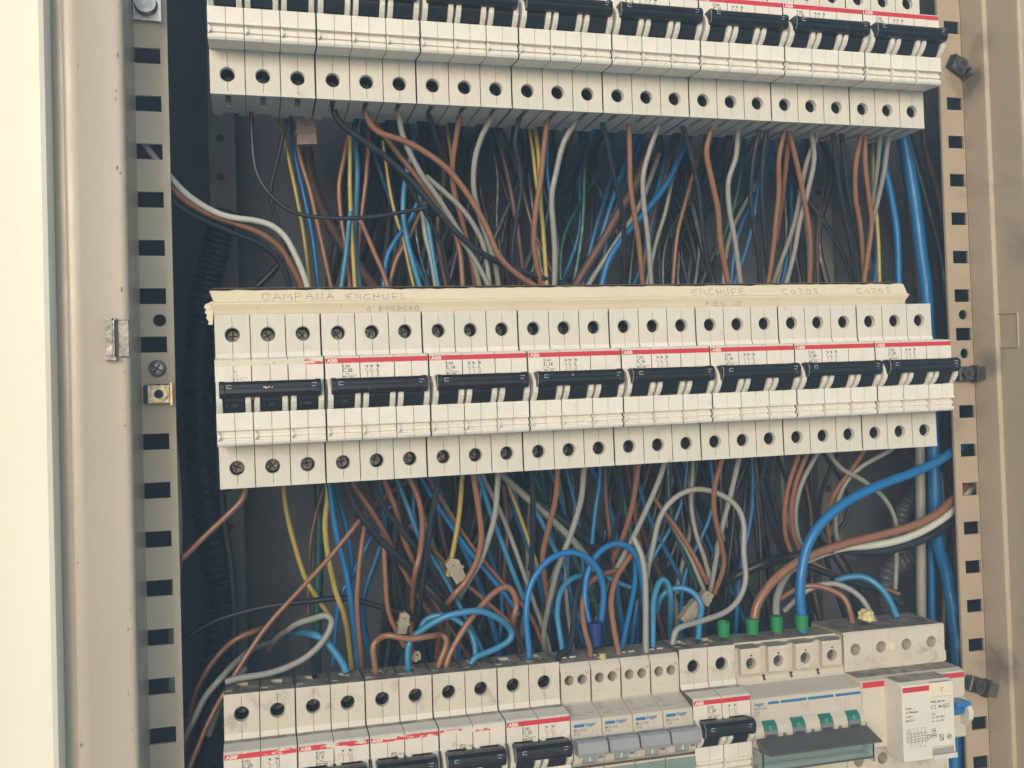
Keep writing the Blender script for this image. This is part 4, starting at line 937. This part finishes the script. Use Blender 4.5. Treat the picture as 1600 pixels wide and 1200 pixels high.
midw(5, 'brown', '597,738 602,755 616,790 627,830 642,870 660,910 690,955 735,1030', 'slanting', 3.2, 30, 70)
wire('lightblue', 2.8, 46, 50, '614,738 620,750 640,800 655,840 680,880 720,950 760,1030', 'blue wire slanting between two brown ones, second breaker', None)
wire('brown', 3.2, 26, 50, '635,735 640,748 654,780 660,820 656,865 648,900 644,960,70 642,1060,80', 'brown wire hanging in a bow below the second breaker', MG)
wire('blue', 2.8, 50, 54, '655,735 660,750 690,800 740,870 790,930 810,960', 'blue wire slanting down to the blue loop', None)
wire('brown', 2.7, 56, 60, '664,735 672,752 702,800 742,860 780,905 830,965 860,1040', 'brown wire beside the blue one, third breaker', None)
midw(6, 'black', '686,735 685,748 676,800 666,870 655,960 650,1060', 'leaning left', 3.4, 22, 60)
wire('brown', 3.0, 44, 46, '596,820 600,850 602,900 607,955 622,990 632,1010', 'brown wire hanging down to the beige connector', None)
wire('brown', 3.0, 46, 46, '574,800 570,820 564,860 560,900 558,950 566,1050', 'brown wire standing left of the jumper', None)
wire('blue', 2.8, 60, 60, '610,790 600,812 575,850 550,900 530,940 520,1040', 'blue wire slanting left across brown ones', None)
wire('black', 3.4, 58, 58, '240,1018 285,1000 320,978 360,962 420,947 480,940 540,935 600,950 645,965 700,1000', 'black cable arching across the lower left', None, 'cable')
wire('grey', 3.5, 26, 18, '420,1015,90 435,995,66 452,983,44 466,974,36 488,967,30 510,962 518,974 506,1000 481,1025 450,1042 420,1052 390,1057 368,1061 352,1066', 'pale dusty loop ending at the left end of the bottom row', BG)
wire('lightblue', 4.2, 42, 17, '430,1000,100 450,990,70 470,988,50 490,992 507,1000 522,1017 535,1036 542,1052', 'thick blue wire entering the second bottom-row breaker', BG)
wire('black', 3.2, 40, 17, '488,990 490,1020 492,1058', 'dark wire entering the second bottom-row breaker', BG)
wire('brown', 3.2, 60, 40, '520,1010,120 470,985,100 430,978,76 400,985 360,1005 325,1045 303,1090 290,1150 275,1215', 'dull brown wire bowing down the far left', None)
wire('grey', 3.4, 30, 30, '440,1000,90 400,1012,60 372,1032,40 345,1060 320,1090 305,1120 285,1160 262,1215', 'grey wire sloping down the far left', None)
wire('grey', 3.0, 34, 34, '384,1045,40 365,1070 345,1100 325,1150', 'short grey wire beside the bottom row\'s left end', None)
wire('brown', 3.4, 17, 17, '588,1052 585,1035 583,1012 590,1000 606,993,12 640,998,10 672,994,10 688,992 697,998 696,1012 689,1030 683,1050', 'orange-brown jumper bridging two poles of the bottom row', BG)
wire('brown', 3.5, 17, 24, '697,1045 700,1030 710,1008 732,972 758,940 775,924 790,917 801,924 807,945 803,965 798,1000,40', 'tall brown hook above the fourth bottom-row breaker', BG)
wire('lightblue', 3.6, 17, 17, '638,1048 637,1025 640,1005 652,990 690,966,12 722,957,10 750,955,10 778,966,12 797,984 796,1000 772,1015 745,1026 735,1038', 'large light blue loop over the middle of the bottom row', BG)
wire('lightblue', 3.4, 40, 24, '655,1000,50 657,985 664,970 682,962 706,965 728,980 740,1000 744,1030', 'smaller light blue hoop behind the large loop', BG)
wire('blue', 3.7, 17, 26, '827,1030 826,1010 822,960 829,915 850,882 875,866 900,864 925,878 940,905 943,935 940,965 934,1005', 'left one of the two crossing bright blue arches', BG)
wire('blue', 3.7, 22, 40, '925,1005 920,970 914,940 917,900 932,868 955,851 978,853 995,870 1002,895 1006,930 1010,985,50', 'right one of the two crossing bright blue arches', BG)
wire('lightblue', 3.4, 17, 44, '879,1032 878,1010 871,960 876,925 893,905 915,900 940,908', 'light blue wire bowed left beside the black one', BG)
wire('black', 3.5, 8, 40, '871,1032 876,1022 890,1010 896,975 900,930 915,900 930,870', 'black wire bending into the first grey-handled breaker', BG)
wire('brown', 3.3, 8, 44, '923,1028 921,1010 913,980 910,945 918,915 940,898 975,890', 'brown wire into the second grey-handled breaker', BG)
wire('brown', 3.4, 8, 40, '968,1024 965,1012 959,980 955,940 962,905 978,878 1000,850', 'brown wire into the third grey-handled breaker', BG)
wire('blue', 3.2, 17, 44, '970,1020 974,1000 985,950 992,910 993,870', 'blue wire behind the third grey-handled breaker\'s brown one', BG)
wire('grey', 3.6, 8, 34, '1010,1022 1009,1000 1009,950 1008,905 1003,870 990,840', 'upright grey wire into the fourth grey-handled breaker', BG)
wire('lightblue', 3.0, 44, 44, '985,918 955,905 935,890', 'short blue wire seen inside the crossing arches', None)
wire('lightblue', 3.6, 17, 40, '1020,1015 1020,985 1021,940 1028,914 1036,906 1044,914 1048,940 1047,1000,60', 'narrow light blue hoop right of the upright grey wire', BG)
wire('lightblue', 3.6, 40, 17, '1026,955,44 1032,935 1046,922 1067,919 1086,929 1096,948 1093,970 1091,1000', 'light blue arch dropping in front of the connector', BG)
wire('grey', 3.5, 44, 17, '1010,905,44 1014,882 1021,850 1030,812 1047,785 1072,768 1100,765 1130,775 1152,793 1162,820 1162,862 1165,905 1155,935 1134,956 1100,969 1066,979 1055,988 1050,1010', 'big grey loop standing in the middle of the lower gap', BG)
midw(7, 'brown', '739,735 740,745 747,790 752,838 744,879 726,911 706,934 690,965,64 680,1050,80', 'bowed right', 3.5, 22, 48)
midw(8, 'grey', '779,732 778,745 774,800 764,840 750,878 728,915 705,965,70 695,1050,80', 'beside the bowed brown one', 3.4, 22, 54)
wire('yellow', 3.0, 44, 48, '723,730 722,745 718,800 710,850 700,900', 'yellow wire behind the third breaker, lower gap', None)
wire('yellow', 2.4, 66, 66, '790,740 797,765 812,805 828,850 842,890', 'thin yellow wire slanting right below the fourth breaker', None)
wire('lightblue', 3.0, 42, 50, '744,732 750,748 766,800 785,850 802,895 818,935', 'blue wire slanting right below the third breaker', None)
wire('grey', 3.0, 52, 60, '750,732 757,750 782,800 802,850 818,895 832,935 852,990 860,1020', 'long grey wire slanting right behind the blue one', None)
midw(9, 'black', '831,730 831,745 833,800 831,870 828,890', 'upright', 3.2, 22, 50)
midw(10, 'brown', '872,728 871,740 868,780 856,830 848,870 852,910 858,950', 'bowed left', 3.4, 22, 60)
midw(11, 'grey', '914,725 912,738 908,780 893,832 873,884 860,935 850,985 852,1020', 'running to the lower left', 3.5, 22, 60)
wire('blue', 3.0, 60, 60, '938,725 936,760 930,800 925,850', 'blue wire right of the fourth breaker\'s grey one', None)
wire('darkbrown', 3.2, 62, 62, '945,722 947,780 955,850 962,900', 'dim brown wire below the fifth breaker', None)
midw(12, 'black', '964,722 966,735 971,780 957,840 942,875', 'bowed right', 3.3, 22, 60)
midw(13, 'brown', '998,720 997,730 988,790 973,840 958,875', 'slanting left', 3.3, 22, 56)
midw(14, 'grey', '1041,716 1037,728 1027,757 1010,796 987,845 967,882 958,905', 'slanting left', 3.3, 20, 50)
wire('lightblue', 3.0, 56, 56, '830,790 845,812 862,850 882,885', 'blue wire slanting behind the left arch', None)
wire('grey', 4.6, 62, 66, '780,738 820,775 862,812 900,850 930,890', 'thick grey cable slanting right below the fourth breaker', None, 'cable')
wire('black', 7, 70, 72, '760,735 800,755 840,785 900,830 960,880 1000,930', 'thick black cable slanting right in the tangle', None, 'cable')
wire('black', 4.4, 46, 46, '560,805,66 580,830 610,862 650,900 690,945 730,1010,66', 'black cable crossing in front of brown ones, lower left', None, 'cable')
wire('brown', 2.8, 60, 60, '640,820 670,850 710,895 760,940 800,975', 'brown wire slanting to the foot of the tall hook', None)
wire('brown', 2.8, 66, 66, '735,860 780,905 820,940', 'short brown wire slanting behind the tall hook', None)
wire('grey', 3.0, 60, 60, '1083,708 1082,740 1080,790 1088,835 1100,870 1110,905', 'dim grey wire inside the big loop', None)
wire('brown', 3.2, 66, 60, '1020,775 1030,790 1060,830 1085,870 1106,912', 'brown wire slanting down to the beige connector', None)
wire('grey', 3.2, 72, 64, '1030,790 1045,812 1075,862 1100,922', 'dim grey wire beside the brown one to the connector', None)
midw(16, 'brown', '1129,705 1127,722 1117,760 1116,800 1127,850 1131,885 1116,928', 'inside the big loop', 3.3, 22, 52)
midw(17, 'grey', '1158,703 1154,720 1140,780 1127,830 1118,880 1110,925', 'crossing behind the big loop', 3.3, 22, 56)
midw(18, 'black', '1196,702 1195,722 1190,760 1200,800 1212,840 1222,865', 'left-hand', 3.0, 22, 50)
wire('black', 3.0, 22, 50, '1207,702 1207,722 1205,760 1212,800 1223,850 1228,866', 'second black wire under the seventh breaker, middle row', MG)
midw(19, 'brown', '1250,698 1246,715 1232,760 1226,800 1228,840 1238,866', 'left-hand', 3.1, 22, 44)
wire('brown', 3.1, 20, 44, '1264,697 1259,714 1245,750 1237,790 1239,830 1252,864', 'right-hand brown wire under the seventh breaker, middle row', MG)
midw(20, 'grey', '1282,695 1276,710 1255,750 1244,790 1245,830 1257,864', 'left-bent', 3.1, 22, 48)
wire('grey', 3.1, 26, 52, '1285,690 1295,708 1315,732 1350,752 1380,777 1398,810 1401,850 1399,920', 'grey wire arching right under the seventh breaker, middle row', MG)
midw(22, 'brown', '1358,690 1350,705 1330,735 1305,770 1293,810 1297,856', 'bowed', 3.0, 22, 56)
midw(23, 'grey', '1402,690 1390,704 1345,730 1320,757 1308,792 1306,830 1314,858', 'crossing left', 3.0, 22, 54)
midw(21, 'black', '1312,692 1308,712 1292,745 1280,790 1280,860', 'dim bowed', 3.0, 26, 66)
wire('brown', 5.4, 17, 22, '1176,990 1178,968 1184,943 1202,915 1226,892 1262,870 1320,850 1380,835 1430,820 1468,800,24 1500,768,30 1530,735,34', 'thick brown cable with green sleeve curving in from the right', None, 'cable', 12)
wire('white', 5.2, 27, 24, '1220,905,44 1250,880,42 1310,857 1360,852 1400,845 1440,830 1480,805,27 1502,780,32 1530,750,36', 'white cable under the thick brown one', None, 'cable', 12)
wire('black', 6.0, 30, 26, '1060,935,100 1100,922,85 1140,905,62 1195,880,50 1250,868 1300,858 1365,862 1420,850 1470,828,30 1502,800,34 1530,775,38', 'black cable under the white one', None, 'cable', 12)
wire('blue', 6.0, 14, 16, '1255,988 1253,965 1250,930 1253,890 1263,850 1285,816 1320,786 1370,760 1430,737,18 1470,718,22 1500,697,30 1530,676,34', 'thick bright blue cable with green sleeve arching in from the right', None, 'cable', 12)
wire('grey', 4.6, 17, 40, '1215,990 1213,965 1213,940 1220,915 1236,888', 'thick grey cable with green sleeve beside the brown one', None, 'cable')
wire('brown', 3.8, 20, 46, '1332,985 1330,962 1319,935 1296,921 1270,915 1245,920 1220,935', 'brown wire bending into the right-hand device', BG)
wire('grey', 3.6, 20, 46, '1370,980 1362,962 1346,935 1322,918 1296,912 1262,922 1225,955', 'grey wire running to the yellow foam lump', BG)
wire('lightblue', 4.2, 46, 20, '1305,908 1325,902 1350,902 1372,915 1388,935 1402,965', 'dull blue wire bending into the right-hand device', BG)
wire('black', 4.4, 54, 40, '1262,885 1320,905 1380,925 1410,945', 'black wire lying behind the right-hand device', None)
wire('brown', 2.8, 56, 44, '1265,876 1300,895 1350,910 1405,928', 'thin red-brown wire lying above the right-hand device', None)
wire('grey', 6.6, 58, 58, '1434,640 1437,690 1438,760 1439,850 1440,1010 1441,1080', 'printed grey cable standing at the right side', None, 'cable', 14)
wire('blue', 5.0, 66, 66, '1450,640 1452,700 1455,850 1457,990 1458,1060', 'blue cable standing behind the thick bright one', None, 'cable')
wire('darkbrown', 6.0, 84, 84, '1488,640 1486,760 1492,900 1500,1060', 'brown sheathed cable at the edge of the right rail', None, 'cable')
wire('yellow', 2.6, 78, 78, '1470,740 1475,800 1476,900 1474,1000', 'thin ochre wire right of the thick blue cable', None)
wire('grey', 4.6, 20, 26, '262,640,30 272,700,30 278,800,30 277,880,28 270,960,28 268,1100,28', 'pale cable standing right behind the left rail', None, 'cable')
# ribbed conduits
def conduit(dia, Y, pts, label, c='black', ribs=True):
    raw = [tuple(float(q) for q in s.split(',')) for s in pts.split()]
    path = smoothpath([at(a, c2, Y) for a, c2 in raw], 40 if len(raw) < 8 else 24)
    # even spacing
    out = [path[0]]; acc = 0
    for a, c2 in zip(path, path[1:]):
        acc += (c2 - a).length
        if acc > 1.0: out.append(c2); acc = 0
    r = [dia / 2 * (1 if (k % 3) else .86) for k in range(len(out))]
    b = MB(); b.tube(out, r, 14); o = b.build('ribbed_conduit', WM[c], None, (0, 0, 0), smooth=False)
    tag(o, label, 'conduit', 'ribbed conduits in the cabinet')
conduit(17, 105, '352,330 335,400 318,470 308,600 318,760 338,880 345,960 330,1080 320,1230', 'black ribbed conduit running down the dark left side')
conduit(13, 90, '1395,660 1425,720 1440,760 1412,800 1408,850 1428,880', 'ribbed conduit curled behind the grey cable at the right', 'rib')
conduit(15, 88, '1442,850 1420,872 1390,890 1385,930 1395,980', 'short ribbed conduit end above the right-hand device', 'rib')
wire('black', 5, 80, 80, '345,765 350,820 360,880 366,960 366,1040 360,1100', 'black cable hanging at the lower left', None, 'cable')
wire('black', 4, 70, 70, '402,448 430,420 445,395', 'short black cable end above the strip\'s left end', None, 'cable')
# sleeves on cable ends
def sleeve(px, py, Y, r, h, m, cable_label):
    o = [q for q in col.objects if q.get('label') == cable_label][0]
    c = at(px, py, Y); b = MB(); b.cyl((0, 0, 0), r, h, 'z', 18, r * 1.12, False); b.cyl((0, 0, 0), r * .98, h, 'z', 18, r * 1.08)
    s = b.build('end_sleeve', m, o, smooth=True); s.location = [a * S - q for a, q in zip(c, o.location)]
sleeve(1176, 990, 15.5, 3.5, 9, SLEEVE, 'thick brown cable with green sleeve curving in from the right')
sleeve(1214, 986, 15.5, 3.5, 9, SLEEVE, 'thick grey cable with green sleeve beside the brown one')
sleeve(1253, 984, 14.2, 3.7, 9, SLEEVE, 'thick bright blue cable with green sleeve arching in from the right')
c = at(1131, 994, 15.5); b = MB(); b.cyl((0, 0, 0), 3.5, 8.5, 'z', 18, 3.9, False); b.cyl((0, 0, 0), 3.3, 6, 'z', 18, 3.6)
tag(b.build('end_sleeve', SLEEVE, None, tuple(c), smooth=True), 'empty green sleeve, leftmost on the wide breaker', 'cable sleeve')
sleeve(931, 1008, 19, 4.0, 13, BSLEEVE, 'left one of the two crossing bright blue arches')
sleeve(827, 1032, 17, 2.6, 7, mat('grey_sleeve', (.40, .38, .34), .5), 'left one of the two crossing bright blue arches') if False else None
# frayed copper strands
for (px, py, n, sd) in ((1112, 200, 9, 1), (620, 178, 6, 2), (1276, 207, 4, 3)):
    o = [q for q in col.objects if (q.get('label') or '').startswith({1112: 'brown wire with frayed', 620: 'grey wire sloping right,', 1276: 'grey wire rear'}[px])][0]
    rnd = random.Random(sd); c = at(px, py, 16); b = MB()
    for k in range(n):
        dx, dz = rnd.uniform(-2.6, 2.6), rnd.uniform(-1, 3); b.tube(smoothpath([(0, rnd.uniform(-.6, .6), -1.5), (dx * .4, -1.0, dz * .5), (dx, -1.4, dz)], 3), .2, 5)
    s = b.build('copper_strands', COPPER, o); s.location = [a * S - q for a, q in zip(c, o.location)]
# connectors
def connector(px, py, Y, w, h, d, ang, label, m=CREAMC, broken=0):
    c = at(px, py, Y); t = empty('connector_block', c, label, 'connector', None, R(ang)); rnd = random.Random(int(px))
    b = MB(); pts = [(-w / 2, -h / 2), (-w / 2 + w * .1, h / 2), (w * .1, h / 2 + broken), (w / 2, h / 2 - broken), (w / 2 - broken, -h / 2)]
    b.add([(x, 0, z) for x, z in pts] + [(x, d, z) for x, z in pts], [(0, 1, 2, 3, 4), (9, 8, 7, 6, 5)] + [(i, (i + 1) % 5, 5 + (i + 1) % 5, 5 + i) for i in range(5)])
    b.build('block', m, t)
    MB().box(-w / 2 - .3, w / 2 + .2, -.5, d + .4, -.7, .9).build('ridge', m, t); b = MB(); b.cyl((0, -.25, h * .28), .5, .3, n=10); b.build('screw_hole', BLACKP, t)
connector(478, 206, 40, 11, 14, 6, -4, 'brownish terminal tag hanging below the left breaker of the top row', mat('tag_brown', (.27, .21, .165), .7, var=.2, vs=150))
connector(714, 892, 42, 9, 13, 5, -32, 'ragged beige connector among the wires below the third breaker', CREAMC, 2)
connector(631, 975, 30, 6, 11, 5, 8, 'small beige connector behind the orange-brown jumper', CREAMC, 1)
connector(1104, 935, 36, 7, 8, 6, 32, 'upper half of a beige connector held by two wires inside the big loop', CREAMC, 0)
connector(1082, 958, 32, 8, 15, 6, 40, 'beige connector behind the light blue arch', CREAMC, 1)
connector(650, 1027, 22, 5, 5, 4, 30, 'scrap of pale plastic on top of the third bottom-row breaker', CREAMC, 1)
# --- unsorted wires deep in the cabinet
rnd = random.Random(21)
def deep(n, x0, x1, ya, yb, where, kinds, slant, lo=85, hi=125):
    for k in range(n):
        kd = rnd.choice(kinds); xa = rnd.uniform(x0, x1); sl = rnd.gauss(slant, 60); Y = rnd.uniform(lo, hi)
        m1 = xa + sl * .33 + rnd.gauss(0, 14); m2 = xa + sl * .66 + rnd.gauss(0, 14)
        H = yb - ya
        p = '%.0f,%.0f %.0f,%.0f %.0f,%.0f %.0f,%.0f' % (xa, ya, m1, ya + H * .33, m2, ya + H * .66, xa + sl, yb)
        cname = {'lightblue': 'light blue', 'darkbrown': 'dark brown'}.get(kd, kd)
        dm = rnd.choice((2.4, 2.8, 3.2, 3.6)); size = {2.4: 'thin', 2.8: 'slim', 3.2: 'medium', 3.6: 'thick'}[dm]
        lean = 'leaning right' if sl > 45 else 'leaning left' if sl < -45 else 'near upright'
        ub = ya < 400; bx = [326, 495, 655, 805, 945, 1085, 1215, 1335] if ub else [340, 510, 668, 818, 958, 1093, 1225, 1345]
        j = max(q for q in range(8) if bx[q] < max(xa, 345)); th = ['left', 'middle', 'right'][min(2, int(3 * (xa - bx[j]) / ((bx + [1460])[j + 1] - bx[j])))]
        wire(kd, dm, Y, Y + rnd.uniform(-10, 10), p, '%s %s wire deep inside, %s, behind the %s %s-row breaker\'s %s pole' % (size, cname, lean, ORD[j], 'top' if ub else 'middle', th),
             'deep %s %s %s wires behind the %s pole of breaker %s of the %s row' % (size, lean, cname, th, ORD[j], 'top' if ub else 'middle'), n=8, sub=5)
K = ['blue', 'blue', 'blue', 'black', 'black', 'black', 'black', 'darkbrown', 'grey', 'green']
deep(8, 520, 800, 150, 480, 'in the left half of the upper gap', K, 70)
deep(20, 780, 1230, 150, 480, 'in the middle of the upper gap', K, -90)
deep(8, 1200, 1400, 150, 480, 'at the right of the upper gap', ['black', 'darkbrown', 'black', 'blue'], 20)
deep(7, 520, 720, 700, 1080, 'in the left half of the lower gap', K, 120)
deep(24, 700, 1080, 690, 1060, 'in the middle of the lower gap', K, 60)
deep(14, 1040, 1300, 680, 1020, 'at the right of the lower gap', ['black', 'darkbrown', 'black', 'blue', 'grey'], 30)
# matted dark mass of leads against the back panel
b = MB()
for k in range(130):
    gap = k % 2; xa = rnd.uniform(560, 1240); ya, yb = ((140, 490), (690, 1080))[gap]
    if gap: xa = rnd.uniform(600, 1200)
    sl = rnd.gauss(0, 90); Y = rnd.uniform(118, 150)
    b.tube(smoothpath([at(xa, ya, Y), at(xa + sl * .4 + rnd.gauss(0, 15), (ya * 2 + yb) / 3, Y + rnd.uniform(-6, 6)), at(xa + sl * .7 + rnd.gauss(0, 15), (ya + yb * 2) / 3, Y + rnd.uniform(-6, 6)), at(xa + sl, yb, Y)], 4), rnd.uniform(1.4, 2.6), 6)
m = b.build('wire_mat', WM['black'], smooth=True); m['label'] = 'dark matted leads packed against the back of the cabinet'; m['category'] = 'wires'; m['kind'] = 'stuff'
# ------------------------------------------------------------ thin added haze standing in for lens glare
hz = MB().box(-2600, 1900, -3200, 900, -2300, 700).build('glare_haze', mat('glare_haze_base', (.5, .5, .5)))
hm = bpy.data.materials.new('glare_haze_volume'); hm.use_nodes = True; ht = hm.node_tree
for q in list(ht.nodes):
    if q.type != 'OUTPUT_MATERIAL': ht.nodes.remove(q)
pv = ht.nodes.new('ShaderNodeVolumePrincipled'); pv.inputs['Color'].default_value = (.50, .76, 1.0, 1); pv.inputs['Density'].default_value = 0.17
pv.inputs['Anisotropy'].default_value = 0.0
ht.links.new(pv.outputs[0], [q for q in ht.nodes if q.type == 'OUTPUT_MATERIAL'][0].inputs['Volume'])
hz.data.materials.clear(); hz.data.materials.append(hm); hz['kind'] = 'stuff'; hz['label'] = 'thin bluish haze added for lens glare in front of and inside the cabinet'
